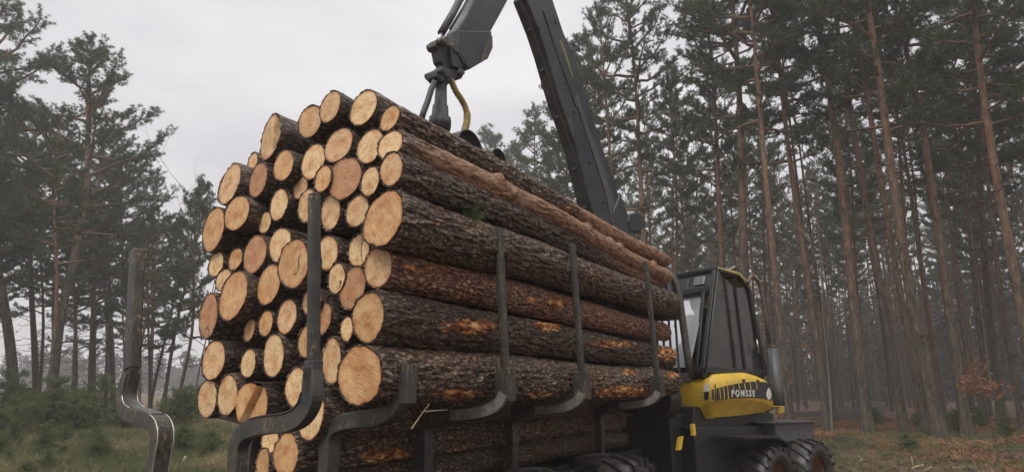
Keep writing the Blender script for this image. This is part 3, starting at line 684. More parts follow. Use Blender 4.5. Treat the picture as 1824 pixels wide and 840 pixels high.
def interp(tab, x): return float(np.interp(x, [a for a, b in tab], [b for a, b in tab]))
rows = []
for ri, (tab, inset) in enumerate(((topy, .16), (topy, .10), (topy, .03), (midy, 0), (boty, 0), (boty, .03), (undy, .16))):
    row = []
    for i, (u, v) in enumerate(plan):
        p = FU(u, v, 0); pxx = CX + FP * p.x / (p.y * cp + (-.3) * sp) * 1.0
        a0 = plan[max(i - 1, 0)]; a1 = plan[min(i + 1, len(plan) - 1)]; du, dv = a1[0] - a0[0], a1[1] - a0[1]; q = math.hypot(du, dv); iu, iv = -dv / q, du / q
        if (iv + (c_u + 1 - u) * 0) < 0 and abs(iv) > .2: iu, iv = -iu, -iv
        if abs(iv) <= .2: iu, iv = ((1, 0) if u < c_u else (-1, 0))
        yy = interp(tab, pxx) + {0: -1.0, 1: 0.5, 2: 4.0, 3: 0, 4: 0, 5: 2.5, 6: 0}[ri]
        pp = FU(u + iu * inset, v + iv * inset, 0); z = zpx(p, yy); row.append(FU(u + iu * inset, v + iv * inset, z))
    rows.append(row)
m = MB(); nP = len(plan); vs = [p for row in rows for p in row]
fs = [(r * nP + i, (r + 1) * nP + i, (r + 1) * nP + i + 1, r * nP + i + 1) for r in range(len(rows) - 1) for i in range(nP - 1)]
m.add(vs, fs, True); cz = max(p.z for p in rows[0]); m.add(rows[0] + [FU(c_u + 1, VH + 1.3, cz)], [(i, i + 1, nP) for i in range(nP - 1)], False)
hood = m.build('engine_hood', M['yellow_paint'], fw)
def sidepanel(name, pxs, mat, off, parent, thick=.012, bev=0):
    mm = MB(); mm.prism([at_v(x, y, VH - off) for x, y in pxs], N * thick); return mm.build(name, mat, parent, bev)
gr = sidepanel('vent_grille', [(1278, 712), (1278, 691), (1296, 686), (1318, 681.5), (1342, 678.5), (1362, 679.5), (1374, 684), (1377, 706), (1375, 713), (1362, 709.5), (1340, 707.5), (1310, 708.5)], M['black_plastic'], .012, hood)
mm = MB()
for k, x in enumerate([1283, 1290, 1297, 1307, 1317, 1327, 1337, 1348]):
    yt = interp([(1278, 691), (1296, 686), (1318, 681.5), (1342, 678.5), (1362, 679.5)], x) + 1; yb = (710 if x < 1301 else 693.5)
    mm = MB(); mm.prism([at_v(x - 1.0, yt, VH - .018), at_v(x - .3, yt, VH - .018), at_v(x + 1.3, yb, VH - .018), at_v(x + .6, yb, VH - .018)], N * .012); mm.build('grille_slat', M['yellow_paint'], hood)
for pxs in ([(1322.5, 674.5), (1327, 674), (1328, 680), (1323.5, 680.5)], [(1348, 675.5), (1352, 675.5), (1353, 679), (1349, 679)]): sidepanel('hinge', pxs, M['black_plastic'], .012, hood)
sidepanel('panel_seam', [(1273.6, 683), (1274.8, 684), (1276.2, 714), (1275.0, 716)], M['black_plastic'], .004, hood, .01)
# vents and reflector on the rear corner
uq = c_u - .16
def rearpt(px_, py_, off=.0):
    d = ray(px_, py_); C0 = Vector((0, 0, H)); t = (FU(uq - off, 0, H) - C0).dot(E) / d.dot(E); return C0 + d * t
mm = MB(); mm.prism([rearpt(1253, 684, .02), rearpt(1263, 683, .02), rearpt(1263, 696, .02), rearpt(1253, 697, .02)], E * .02); mm.build('reflector', M['white_paint'], hood, .003)
mm = MB()
for pxs in ([(1254.5, 698), (1261, 697), (1261, 711), (1254.5, 712)],): mm.prism([rearpt(x, y, .015) for x, y in pxs], E * .02)
mm.build('side_vent', M['black_plastic'], hood); mm = MB()
mm.prism([at_v(x, y, VH - .006) for x, y in ((1268.5, 693), (1271.5, 692.5), (1272.5, 710), (1269.5, 711))], N * .012)
mm.build('side_vent', M['black_plastic'], hood)
# lettering
txc = bpy.data.curves.new('lettering', 'FONT'); txc.body = 'PONSSE'; txc.size = 1; txc.extrude = .02; txc.offset = .02; txc.space_character = 1.55
tob = bpy.data.objects.new('tmp', txc); COL.objects.link(tob); dg = bpy.context.evaluated_depsgraph_get(); tme = bpy.data.meshes.new_from_object(tob.evaluated_get(dg)); bpy.data.objects.remove(tob)
cx_ = np.array([v.co[:] for v in tme.vertices]); w0, w1 = cx_[:, 0].min(), cx_[:, 0].max(); h0, h1 = cx_[:, 1].min(), cx_[:, 1].max()
pa = at_v(1303.5, 706.5, VH - .026); pb = at_v(1344.5, 705.5, VH - .026); pc = at_v(1303.5, 693.5, VH - .026); pd_ = at_v(1344.5, 694, VH - .026)
for v in tme.vertices:
    fx = (v.co.x - w0) / (w1 - w0); fy = (v.co.y - h0) / (h1 - h0); lo_ = pa.lerp(pb, fx); hi_ = pc.lerp(pd_, fx); v.co = lo_.lerp(hi_, fy) - N * (v.co.z * .2)
tme.materials.clear(); tme.materials.append(M['white_paint']); link_mesh('lettering', tme, hood)
# emblem (pale drop)
ep = []
for k in range(16):
    a = 2 * math.pi * k / 16; ep.append((1370.3 + 4.0 * math.sin(a) * (1 if math.cos(a) < 0 else (1 - .45 * math.cos(a))), 701 - 10.5 * math.cos(a)))
mm = MB(); mm.prism([at_v(x, y, VH - .024) for x, y in ep], N * .012); mm.build('emblem', M['white_paint'], hood)
# yellow skirt brackets by the steps
for pxs in ([(1234, 755), (1238, 754), (1240, 774), (1236, 775)], [(1212, 778), (1218, 776), (1214, 800), (1208, 801)]):
    sidepanel('step_rail', pxs, M['yellow_paint'], .05, fw, .05)
sidepanel('front_corner_guard', [(1386, 724), (1397, 722), (1398, 734), (1388, 736)], M['yellow_paint'], .0, fw, .2, .01)
sidepanel('tail_lamp', [(1375, 735), (1381, 727), (1385, 728), (1381, 736)], M['lamp_glass'], .0, fw, .06, .006)

# --- cab
VC = .42; CW = 1.45
c1 = uz(1278, 479, VC); c2 = uz(1335, 511, VC); c3 = uz(1366, 664, VC); c4 = uz(1257, 657, VC); ck_ = uz(1316, 489, VC)
cab = empty('cab', (0, 0, 0), fw); cab.matrix_parent_inverse = Matrix.Translation(-fw.location)
def put(mm, name, mat, bev=0, par=None):
    o = mm.build(name, mat, par or cab, bev); return o
def fp(c, v): return FU(c[0], v, c[1])
mid1 = uz(1312, 512, VC); mid2 = uz(1330, 657, VC)
m = MB()
for v in (VC, VC + CW):
    inset = 0.04 if v == VC else -.04
    for a, b, w_ in ((c1, c4, .10), (ck_, c2, .08), (c2, c3, .09), (c4, c3, .10), (c1, ck_, .08), (mid1, mid2, .045)):
        m.beam([fp(a, v + inset), fp(b, v + inset)], w_, .08, N)
for a in (c1, c2, c3, c4, ck_): m.beam([fp(a, VC + .03), fp(a, VC + CW - .03)], .09, .09, (0, 0, 1))
# rear window posts
def rear(fz, fv): # point on the rear face, fz 0 top..1 bottom, fv 0 right..1 left
    return fp((c1[0] + (c4[0] - c1[0]) * fz - .0, c1[1] + (c4[1] - c1[1]) * fz), VC + CW * fv)
m.beam([rear(.22, .155), rear(1, .12)], .07, .05, E); m.beam([rear(.22, .88), rear(1, .9)], .07, .05, E)
m.beam([rear(.22, .03), rear(.22, .97)], .06, .05, E)
put(m, 'cab_frame', M['black_plastic'], .012)
m = MB(); m.prism([rear(0, .02), rear(.23, .02), rear(.23, .98), rear(0, .98)], E * .08); hd = put(m, 'rear_visor', M['dark_steel'], .01)
m = MB()
m.prism([rear(.055, .15) - E * .04, rear(.145, .15) - E * .04, rear(.145, .30) - E * .04, rear(.055, .30) - E * .04], E * .05); put(m, 'work_lamp', M['lamp_glass'], .01)
m = MB(); m.beam([rear(.17, .03) - E * .03, rear(.17, .97) - E * .03], .012, .02, (0, 0, 1)); m.beam([rear(.06, .38) - E * .03, rear(.17, .38) - E * .03], .02, .02, E); put(m, 'visor_trim', M['grey_guard'])
def pane(name, quad, nrm, par=None, mat='glass'):
    mm = MB(); mm.prism(quad, nrm * .008); return put(mm, name, M[mat], 0, par)
pane('side_window', [fp(c1, VC + .03), fp(mid1, VC + .03), fp(mid2, VC + .03), fp(c4, VC + .03)], N)
pane('side_window', [fp(mid1, VC + .03), fp(c2, VC + .03), fp(c3, VC + .03), fp(mid2, VC + .03)], N)
pane('side_window', [fp(c1, VC + CW - .03), fp(c2, VC + CW - .03), fp(c3, VC + CW - .03), fp(c4, VC + CW - .03)], N)
pane('rear_window', [rear(.23, .16) + E * .08, rear(.98, .13) - E * .17, rear(.98, .89) - E * .17, rear(.23, .88) + E * .08], E, mat='sky_pale_glass')
pane('windscreen', [fp(c2, VC + .05), fp(c3, VC + .05), fp(c3, VC + CW - .05), fp(c2, VC + CW - .05)], E)
# seal line along the rear pillar
m = MB(); m.tube([fp(c1, VC - .012), fp((c1[0] * .5 + c4[0] * .5, (c1[1] + c4[1]) / 2), VC - .012), fp(c4, VC - .012)], .010, 6); put(m, 'pillar_trim', M['grey_guard'])
m = MB(); m.prism([fp((c1[0] - .03, c1[1] + .04), VC - .03), fp((ck_[0], ck_[1] + .04), VC - .03), fp((c2[0] + .05, c2[1] + .02), VC - .03), fp((c2[0] + .02, c2[1] - .035), VC - .03), fp((ck_[0], ck_[1] - .015), VC - .03), fp((c1[0] - .01, c1[1] - .0), VC - .03)], N * (CW + .06)); put(m, 'roof', M['roof_yellow'], .015)
m = MB(); m.prism([fp((c1[0] - .06, c1[1] + .045), VC - .02), fp((c1[0] + .25, c1[1] + .055), VC - .02), fp((c1[0] + .25, c1[1] + .02), VC - .02), fp((c1[0] - .06, c1[1] - .01), VC - .02)], N * (CW + .04)); put(m, 'roof_rear_edge', M['dark_steel'], .01)
m = MB(); m.prism([fp(c4, VC + .06), fp(c3, VC + .06), fp((c3[0], c3[1] - .12), VC + .06), fp((c4[0], c4[1] - .12), VC + .06)], N * (CW - .12)); put(m, 'cab_floor', M['black_plastic'])
# seat, console and lever inside
um = (c4[0] + c3[0]) / 2 + .05; zf = c4[1]
m = MB(); m.box(FU(um, VC + .72, zf + .33), (.5, .5, .14), Matrix.Rotation(-(TH + PHI), 3, 'Z')); m.prism([FU(um + .18, VC + .5, zf + .38), FU(um + .34, VC + .5, zf + 1.2), FU(um + .42, VC + .5, zf + 1.2), FU(um + .32, VC + .5, zf + .38)], N * .45)
m.box(FU(um, VC + .72, zf + .14), (.25, .25, .28)); sd_ = put(m, 'seat', M['seat_fabric'], .04)
m = MB(); m.box(FU(um - .05, VC + .34, zf + .46), (.14, .5, .10), Matrix.Rotation(-(TH + PHI), 3, 'Z')); m.tube([FU(um - .2, VC + .34, zf + .5), FU(um - .22, VC + .34, zf + .68)], [.018, .03], 8); m.box(FU(um + .55, VC + .7, zf + .3), (.9, .3, .5), Matrix.Rotation(-(TH + PHI), 3, 'Z')); put(m, 'console', M['black_plastic'], .02)
m = MB(); m.tube([rear(.92, .25) - E * .03, rear(.62, .42) - E * .03], .010, 6); m.tube([rear(.55, .5) - E * .035, rear(.7, .34) - E * .035], .008, 6); put(m, 'wiper', M['black_plastic'])
m = MB(); m.tube([at_v(1348, 604, VC - .06), at_v(1352, 628, VC - .06)], .012, 8); put(m, 'door_handle', M['bright_steel'])
m = MB(); m.tube([at_v(x, y, VC - .10) for x, y in ((1331, 505), (1339, 490), (1350, 500), (1356, 520), (1364, 560), (1371, 612))], .035, 8); put(m, 'grab_tube', M['brown_tube'])
m = MB(); m.tube([at_v(1296, 482, VC + .3), at_v(1309, 474, VC + .3)], .02, 6); put(m, 'antenna', M['pale_twig'])
# exhaust guard
m = MB(); ea = at_v(1377, 620, .3); eb = at_v(1388, 722, .3); m.tube([ea, Vector((ea.x * .3 + eb.x * .7 + .0, ea.y * .3 + eb.y * .7, eb.z * .7 + ea.z * .3)), eb], .10, 20)
m.build('exhaust_guard', M['perforated'], fw)
m = MB(); m.tube([ea, ea + Vector((0, 0, .06))], .055, 12); m.build('exhaust_tip', M['brown_tube'], fw)

# --- crane (all in the vertical plane over the middle of the load)
crane_px = lambda pts, l=LC: [at_l(x, y, l) for x, y in pts]
def plate(pts, name, mat, t, bev=.02, off=0, par=None):
    mm = MB(); mm.prism([p + LF * (off - t / 2) for p in crane_px(pts)], LF * t); return mm.build(name, mat, par or fw, bev)
plate([(908, -75), (930, -20), (925, 0), (935, 25), (948, 58), (962, 100), (983, 173), (1014, 262), (1036, 350), (1053, 405), (1085, 432), (1118, 428), (1106, 393), (1090, 346), (1067, 278), (1040, 194), (1014, 110), (993, 63), (972, 0), (960, -40), (945, -90)], 'main_boom', M['crane_paint'], .24)
bm_ = bpy.data.objects['main_boom']
plate([(1090, 350), (1110, 400), (1118, 440), (1128, 470), (1086, 470), (1082, 430), (1078, 380)], 'boom_foot', M['crane_paint'], .34)
m = MB(); bp = at_l(1106, 435, LC); m.tube([Vector((bp.x, bp.y, 1.2)), Vector((bp.x, bp.y, bp.z))], [.26, .19], 20); m.build('crane_pillar', M['dark_steel'], fw, .02)
# raised flange panels on the boom
plate([(962, 20), (978, 60), (1003, 130), (1022, 190), (1014, 195), (990, 130), (968, 65), (955, 25)], 'boom_side_rail', M['crane_paint'], .02, .004, -.125, bm_)
plate([(1014, 165), (1034, 225), (1062, 300), (1084, 370), (1092, 420), (1082, 420), (1066, 345), (1040, 265), (1012, 180)], 'boom_side_rail', M['grey_guard'], .016, .004, -.128, bm_)
plate([(981, 78), (988, 76), (998, 104), (1009, 141), (1001, 144), (992, 118), (985, 96)], 'boom_marking', M['worn_yellow'], .004, 0, -.128, bm_)
m = MB(); m.tube(crane_px([(996, 66), (1006, 92), (1018, 126), (1030, 165)]), .035, 10); m.tube(crane_px([(1008, 70), (1020, 112), (1032, 150), (1040, 190)]), .022, 8); m.tube(crane_px([(974, -30), (988, 30), (1002, 75)]), .022, 8)
m.build('hydraulic_pipe', M['dark_steel'], bm_)
for k, off in enumerate((-.06, 0, .07)):
    m = MB(); m.tube(crane_px([(930 + k * 3, -18), (926 + k * 2, 2), (940, 32), (966, 104), (987, 178), (1018, 264), (1040, 350), (1056, 402)], LC + off), .017, 7); m.build('boom_hose', M['hose_black'], bm_)
for (x, y) in ((951, 62), (975, 132), (1001, 214), (1030, 305), (1048, 372)):
    m = MB(); p = at_l(x, y, LC); m.box(p, (.07, .30, .05), Matrix.Rotation(-TH, 3, 'Z')); m.build('hose_clamp', M['dark_steel'], bm_, .004)
for (x, y) in ((990, 40), (1000, 100), (1022, 200), (1050, 290), (1075, 360), (1046, 330), (960, 50)):
    m = MB(); p = at_l(x, y, LC - .12); m.tube([p, p - LF * .022], .022, 10); m.build('bolt_head', M['dark_steel'], bm_)
m = MB(); m.tube(crane_px([(1072, 300), (1090, 335), (1104, 372)], LC - .05), .05, 10); m.build('lift_cylinder', M['brown_tube'], fw)
# coupling block with hoses at the boom foot
plate([(1102, 396), (1104, 384), (1122, 380), (1130, 392), (1134, 404), (1124, 416), (1106, 414)], 'hose_coupling', M['dark_steel'], .4, .03)
m = MB()
for k in range(7):
    x = 1107 + k * 3.2; m = MB(); m.tube(crane_px([(x, 384), (x + 3, 376)], LC - .15 + .05 * k), .012, 6); m.build('hose_fitting', M['bright_steel'], fw)
m = MB()
for k in range(3): m.tube(crane_px([(1118 + 3 * k, 412), (1124 + 4 * k, 432), (1126 + 3 * k, 460)], LC - .1), .02, 6)
m.build('hose', M['hose_black'], fw)
# jib
plate([(905, -100), (945, -95), (950, -60), (926, -38), (910, -22), (896, 3), (878, 36), (860, 68), (820, 60), (803, 60), (823, 28), (846, -20), (868, -60)], 'jib', M['crane_paint'], .20)
jb = bpy.data.objects['jib']
m = MB(); m.tube([crane_px([(928, -62)])[0] - LF * .22, crane_px([(928, -62)])[0] + LF * .22], .09, 18); m.build('elbow_pin', M['bright_steel'], fw)
plate([(803, 60), (862, 62), (861.5, 92), (852, 112), (823, 129), (809, 116), (800, 96)], 'jib_end_plate', M['grey_guard'] if 0 else M['crane_paint'], .26, .012)
plate([(861, 70), (861.5, 92), (852, 112), (841, 116), (846, 96)], 'jib_gusset', M['stake_steel'], .02, .004, -.14, bpy.data.objects['jib_end_plate'])
m = MB(); m.tube(crane_px([(857, -70), (836, -30), (818, 2), (806, 25), (786, 60)], LC - .09), .046, 14); m.build('jib_cylinder', M['crane_paint'], fw)
m = MB(); m.tube(crane_px([(788, 58), (780, 74)], LC - .09), .026, 10); m.build('cylinder_rod', M['bright_steel'], fw)
m = MB(); m.tube(crane_px([(833, 0), (820, 22), (802, 52)], LC - .12), .016, 8); m.build('jib_hose', M['hose_black'], jb)
plate([(770, 74), (776, 72), (786, 76), (792, 82), (798, 98), (802, 122), (788, 124), (778, 112), (774, 92), (768, 84)], 'link_arm', M['dark_steel'], .12, .014)
plate([(790, 84), (810, 80), (822, 90), (828, 104), (818, 122), (806, 128), (794, 122)], 'link_bracket', M['dark_steel'], .22, .014)
plate([(800, 120), (812, 118), (818, 136), (815, 143), (808, 143)], 'link_bracket', M['dark_steel'], .14, .01)
for (x, y, r) in ((780, 80, .05), (797, 92, .045), (776, 131, .04), (808, 134, .04), (812, 106, .045)):
    m = MB(); p = at_l(x, y, LC); m.tube([p - LF * .14, p + LF * .14], r, 14); m.build('pivot_pin', M['stake_steel'], fw)
# rotator
def ax(x, y): return at_l(x, y, LC)
top = ax(787, 124); bot = ax(786, 240)
def rz(y): return at_l(787, y, LC).z
m = MB(); ctr = lambda y: Vector((top.x, top.y, rz(y)))
m.tube([ctr(y) for y in (120, 128, 128.5, 146, 147, 155, 190, 191, 212, 213, 232, 233, 246)], [.06, .085, .095, .095, .075, .065, .075, .09, .10, .125, .125, .11, .11], 20)
for k in range(10):
    a = 2 * math.pi * k / 10; p = ctr(216) + Vector((math.cos(a), math.sin(a), 0)) * .118; m.tube([p, p - Vector((0, 0, .09))], .012, 6)
m.build('rotator', M['dark_steel'], fw, 0)
plate([(768, 128), (790, 124), (806, 130), (806, 142), (798, 150), (778, 150), (768, 140)], 'rotator_yoke', M['dark_steel'], .16, .02)
m = MB(); m.tube(crane_px([(774, 146), (768, 160), (762, 180), (755, 198), (750, 214)], LC - .06), .034, 12); m.build('hose', M['hose_black'], fw)
hp = crane_px([(803, 142), (807, 152), (813, 165), (821, 176), (828, 189), (832, 202), (832, 216), (829, 228), (826, 238)], LC - .05)
m = MB(); pp, rr_ = [], []
for i in range(len(hp) - 1):
    for k in range(4):
        pp.append(hp[i].lerp(hp[i + 1], k / 4)); rr_.append((.040 if i < 5 else .046) * (1.0 if k % 2 else .84))
m.tube(pp, rr_, 14); m.build('wrapped_hose', M['hose_yellow'], fw)
# grapple: body and jaws
grap = empty('grapple', (0, 0, 0), fw); grap.matrix_parent_inverse = Matrix.Translation(-fw.location)
m = MB(); cb = at_l(794, 262, LC); m.box(cb + Vector((0, 0, -.03)), (.3, .34, .22), Matrix.Rotation(-TH, 3, 'Z')); m.build('grapple_body', M['dark_steel'], grap, .02)
def jaw(cxp, cyp, rout, rin, a0, a1, l, name='jaw'):
    c = at_l(cxp, cyp, l); n = 22; mm = MB(); outp = []; inp = []
    for k in range(n + 1):
        a = R(a0 + (a1 - a0) * k / n); outp.append(c + A * (math.cos(a) * rout) + Vector((0, 0, math.sin(a) * rout))); f = k / n; ri = rout - (rout - rin) * (1 - .75 * f)
        inp.append(c + A * (math.cos(a) * ri) + Vector((0, 0, math.sin(a) * ri)))
    for k in range(n):
        mm.prism([outp[k], outp[k + 1], inp[k + 1], inp[k]], LF * .10)
    # curved outer skin
    for k in range(n): mm.prism([outp[k] - LF * .12, outp[k + 1] - LF * .12, outp[k + 1] + LF * .22, outp[k] + LF * .22], (c - outp[k]).normalized() * .012)
    return mm.build(name, M['jaw_steel'], grap, 0)
jaw(824, 270, .23, .02, 165, -30, LC - .15)
jaw(876, 290, .165, .07, 165, -10, LC - .02)
for o in fw.children:
    if o.name.split('.')[0] in ('cab', 'grapple'): o.matrix_parent_inverse = Matrix.Identity(4); o.location = -fw.location
    elif o.type == 'MESH': o.location = -fw.location

# ------------------------------------------------------------------ trees
def needle_tris(P, D, n, length, width, spread=.75, g=rng):
    """n thin triangles around every tuft position P with direction D"""
    k = len(P); P = np.repeat(P, n, 0); D = np.repeat(D, n, 0); rnd = g.normal(size=(k * n, 3)); rnd /= np.linalg.norm(rnd, axis=1, keepdims=True)
    d = D * (1 - spread) + rnd * spread; d /= np.linalg.norm(d, axis=1, keepdims=True) + 1e-9
    sd = np.cross(d, g.normal(size=d.shape)); sd /= np.linalg.norm(sd, axis=1, keepdims=True) + 1e-9
    Ln = length * g.uniform(.6, 1.25, (k * n, 1)); a = P - sd * width / 2; b = P + sd * width / 2; c = P + d * Ln
    V = np.stack([a, b, c], 1).reshape(-1, 3); return V, np.arange(len(V)).reshape(-1, 3)
def join(parts):
    Vs, Fs, Ms, b = [], [], [], 0
    for V, F, mi in parts:
        Vs.append(V); Fs.append(F + b); Ms.append(np.full(len(F), mi)); b += len(V)
    return np.vstack(Vs), np.vstack(Fs), np.concatenate(Ms)
def tube_tris(path, rad, seg=5):
    path = np.asarray(path, float); n = len(path); T = np.gradient(path, axis=0); T /= np.linalg.norm(T, axis=1, keepdims=True) + 1e-9
    ref = np.array([0, 0, 1.0]) if abs(T[0, 2]) < .8 else np.array([1.0, 0, 0]); X = np.cross(T, ref); X /= np.linalg.norm(X, axis=1, keepdims=True) + 1e-9; Y = np.cross(T, X)
    a = np.linspace(0, 2 * np.pi, seg, endpoint=False); rad = np.asarray(rad, float).reshape(-1, 1, 1)
    V = path[:, None, :] + rad * (X[:, None, :] * np.cos(a)[None, :, None] + Y[:, None, :] * np.sin(a)[None, :, None]); V = V.reshape(-1, 3)
    i = np.arange(seg)[None, :] + np.arange(n - 1)[:, None] * seg; j = (np.arange(seg)[None, :] + 1) % seg + np.arange(n - 1)[:, None] * seg
    q = np.stack([i, j, j + seg, i + seg], -1).reshape(-1, 4); F = np.vstack([q[:, [0, 1, 2]], q[:, [0, 2, 3]]]); return V, F
def make_pine(seed, Ht, hc, Rb, crookd=.3, lmax=2.2, nbr=44, dens=1.0, fork=False, width=.024, nl=.155, dead=26, clump=1.0, droop=0.0, base_r=None):
    g = np.random.default_rng(seed); nz = 26; z = np.linspace(0, Ht, nz); t = z / Ht
    ph = g.uniform(0, 6.3, 4); bx = crookd * (np.sin(t * 3.1 + ph[0]) - np.sin(ph[0]) + .45 * np.sin(t * 8 + ph[1]) - .45 * np.sin(ph[1])) * t ** .6
    by = crookd * (np.sin(t * 2.7 + ph[2]) - np.sin(ph[2]) + .45 * np.sin(t * 7 + ph[3]) - .45 * np.sin(ph[3])) * t ** .6
    P = np.stack([bx, by, z], 1); rad = Rb * ((1 - t) ** .72 * .93 + .045) * (1 + .35 * np.exp(-z / .35))
    tv, tf = tube_tris(P, rad, 11); trunk = [(tv, tf, 0)]; limbs = []; tips = []; tdir = []
    at_h = lambda h: np.array([np.interp(h, z, bx), np.interp(h, z, by), h])
    def branch(h, az, ln, el, live, r0):
        p = at_h(h); d = np.array([math.cos(az) * math.cos(el), math.sin(az) * math.cos(el), math.sin(el)]); n = 8; pts = [p]
        kk = g.normal(0, .16, 3)
        for i in range(n):
            f = i / n; dd = d + np.array([0, 0, .55 * f ** 2 - droop * f]) + kk * f + g.normal(0, .13, 3); dd /= np.linalg.norm(dd); pts.append(pts[-1] + dd * ln / n)
        pts = np.array(pts); rr = np.linspace(r0, r0 * .22, n + 1); limbs.append(tube_tris(pts, rr, 4) + ((0 if live and r0 > .04 else 1),))
        return pts
    for b in range(nbr):
        f = (b + g.uniform(0, 1)) / nbr; f = f ** .85; h = hc + (Ht - hc) * f * .985; az = b * 2.399 + g.uniform(-.5, .5)
        shape = (np.sin(np.pi * min(1, (f * .88 + .14))) ** .7) * (1 if f < .75 else 1.0); ln = lmax * (.35 + .75 * shape) * g.uniform(.55, 1.15) * (1 - .45 * max(0, f - .7) / .3); el = R(g.uniform(-5, 25) + 45 * f ** 2)
        pts = branch(h, az, ln, el, True, .018 + .022 * ln)
        ntw = int((5 + 4.2 * ln) * dens)
        for k in range(ntw):
            ft = .32 + .68 * (k + g.uniform(0, 1)) / ntw; q = ft * 8; i = min(int(q), 7); p0 = pts[i] + (pts[i + 1] - pts[i]) * (q - i); d0 = pts[i + 1] - pts[i]; d0 /= np.linalg.norm(d0) + 1e-9
            sdv = np.cross(d0, [0, 0, 1]) * (1 if k % 2 else -1); dd = d0 * .6 + sdv * g.uniform(.4, 1.0) + np.array([0, 0, g.uniform(-.1, .55)]) + g.normal(0, .2, 3); dd /= np.linalg.norm(dd)
            tl = g.uniform(.28, .62) * (1.1 - .35 * ft) * clump; p1 = p0 + dd * tl
            limbs.append(tube_tris(np.array([p0, (p0 + p1) / 2 + g.normal(0, .02, 3), p1]), [.010, .007, .004], 3) + (1,))
            m_ = max(3, int(tl / .06)); fr = np.linspace(.35, 1.05, m_)
            for fq in fr: tips.append(p0 + dd * tl * fq + g.normal(0, .045, 3)); tdir.append(dd + np.array([0, 0, .25]))
    for b in range(dead):
        h = g.uniform(max(1.6, hc * .3), hc + .5); az = g.uniform(0, 6.28); ln = g.uniform(.3, 1.7) * (.4 + .6 * h / hc); pts = branch(h, az, ln, R(g.uniform(-25, 20)), False, .013 + .007 * ln)
        for k in range(4):
            i = g.integers(2, 8); dd = (pts[i] - pts[i - 1]) / np.linalg.norm(pts[i] - pts[i - 1]) + g.normal(0, .6, 3); p1 = pts[i] + dd * g.uniform(.12, .35); limbs.append(tube_tris(np.array([pts[i], p1]), [.006, .003], 3) + (1,))
    tips.append(at_h(Ht)); tdir.append(np.array([0, 0, 1.0])); TP = np.array(tips); TD = np.array(tdir); TD /= np.linalg.norm(TD, axis=1, keepdims=True)
    nv, nf = needle_tris(TP, TD, 13, nl, width, .75, g)
    V, F, mi = join(trunk + limbs); tme = np_mesh('trunk', V, F, [M['pine_bark'], M['branch_bark']], mi, True)
    cme = np_mesh('crown', nv, nf, [M['needles']]); return tme, cme, Ht
P_FOREST = [make_pine(100 + k, 23, 9.5 + (k % 3) * 1.3, .16, .22, 2.5 + .3 * (k % 2), 48, 1.15, dead=34, clump=1.15) for k in range(5)]
P_SLIM = [make_pine(600 + k, 23, 13 + (k % 2) * 1.5, .13, .25, 1.5 + .2 * k, 30, .9, dead=30) for k in range(4)]
P_EDGE = [make_pine(200 + k, 20, 5.4 + 2.2 * (k % 2), .155, .40, 3.0 + .4 * (k % 3), 42, .95, clump=1.2, dead=30) for k in range(4)]
P_OPEN = [make_pine(300 + k, 20, 7.5, .19, .6, 3.3, 34, 1.35, clump=1.4, dead=20) for k in range(2)]
P_SMALL = [make_pine(400 + k, 9, 2.6, .10, .35, 1.5, 30, 1.0, dead=10) for k in range(2)]
def pine(proto, x, y, height=None, rot=0, lean=(0, 0), label=None, cat='tree', group=None, name='pine_tree', wide=1.0, zoff=-.05):
    tme, cme, Ht = proto; sc = (height or Ht) / Ht
    r = empty(name, (x, y, float(gh(np.array([x]), np.array([y]))[0]) + zoff)); r.rotation_euler = (lean[0], lean[1], rot); r.scale = (sc * wide, sc * wide, sc)
    r.rotation_mode = 'ZYX'
    link_mesh('trunk', tme, r); link_mesh('crown', cme, r); tag(r, label, cat, group); return r
def base_xy(px, d, py=730):
    dd = ray(px, py); return dd.x / dd.y * d, d
def h_for(px, d, topy):
    dd = ray(px, topy); return H + d / dd.y * dd.z - .35
used = []
def far_enough(x, y, r): return all((x - a) ** 2 + (y - b) ** 2 > r * r for a, b in used)
G_R = 'tall pines of the dense stand behind the forwarder'; G_L = 'pines at the wood edge left of the log pile'
# named pines of the right-hand stand: base column, distance, top column as seen high up, width factor, prototype, label
named_right = [
 (1672, 19.5, 1530, 100, 1.35, 0, 'thick pine with pale grey leaning trunk, its foot by the fallen dark branch'),
 (1610, 22, 1500, 100, 1.0, 1, 'slim straight pine just left of the thick pale leaning one'),
 (1652, 21, 1512, 100, .9, 4, 'dark pine standing close behind the thick pale leaning trunk'),
 (1720, 21.5, 1607, 0, 1.15, 2, 'red-barked pine between the thick pale leaning one and the brown-leaved oak sapling'),
 (1850, 18.5, 1745, 0, 1.15, 3, 'orange-trunked pine leaning in at the right edge of the photo'),
 (1788, 27, 1700, 60, 1.1, 0, 'grey pine directly behind the brown-leaved oak sapling'),
 (1545, 22, 1470, 100, 1.25, 2, 'stout grey-brown pine standing alone over bright litter, right of the front tyres'),
 (1474, 23, 1400, 120, 1.0, 3, 'grey pine just right of the front fuel tank, a thin birch stem beside it'),
 (1408, 21, 1345, 120, 1.05, 1, 'orange-brown slender pine rising right beside the exhaust guard'),
 (1345, 24, 1285, 60, 1.35, 4, 'broad brown-trunked pine rising just behind the cab roof'),
 (1310, 26, 1262, 240, 1.0, 0, 'reddish pine seen above the left half of the cab roof'),
 (1172, 27, 1120, 60, 1.1, 1, 'pine with bare lower trunk right of the crane foot, spreading crown high above'),
 (1765, 30, 1700, 100, 1.1, 1, 'dark pine second to the right behind the red-barked one'),
]
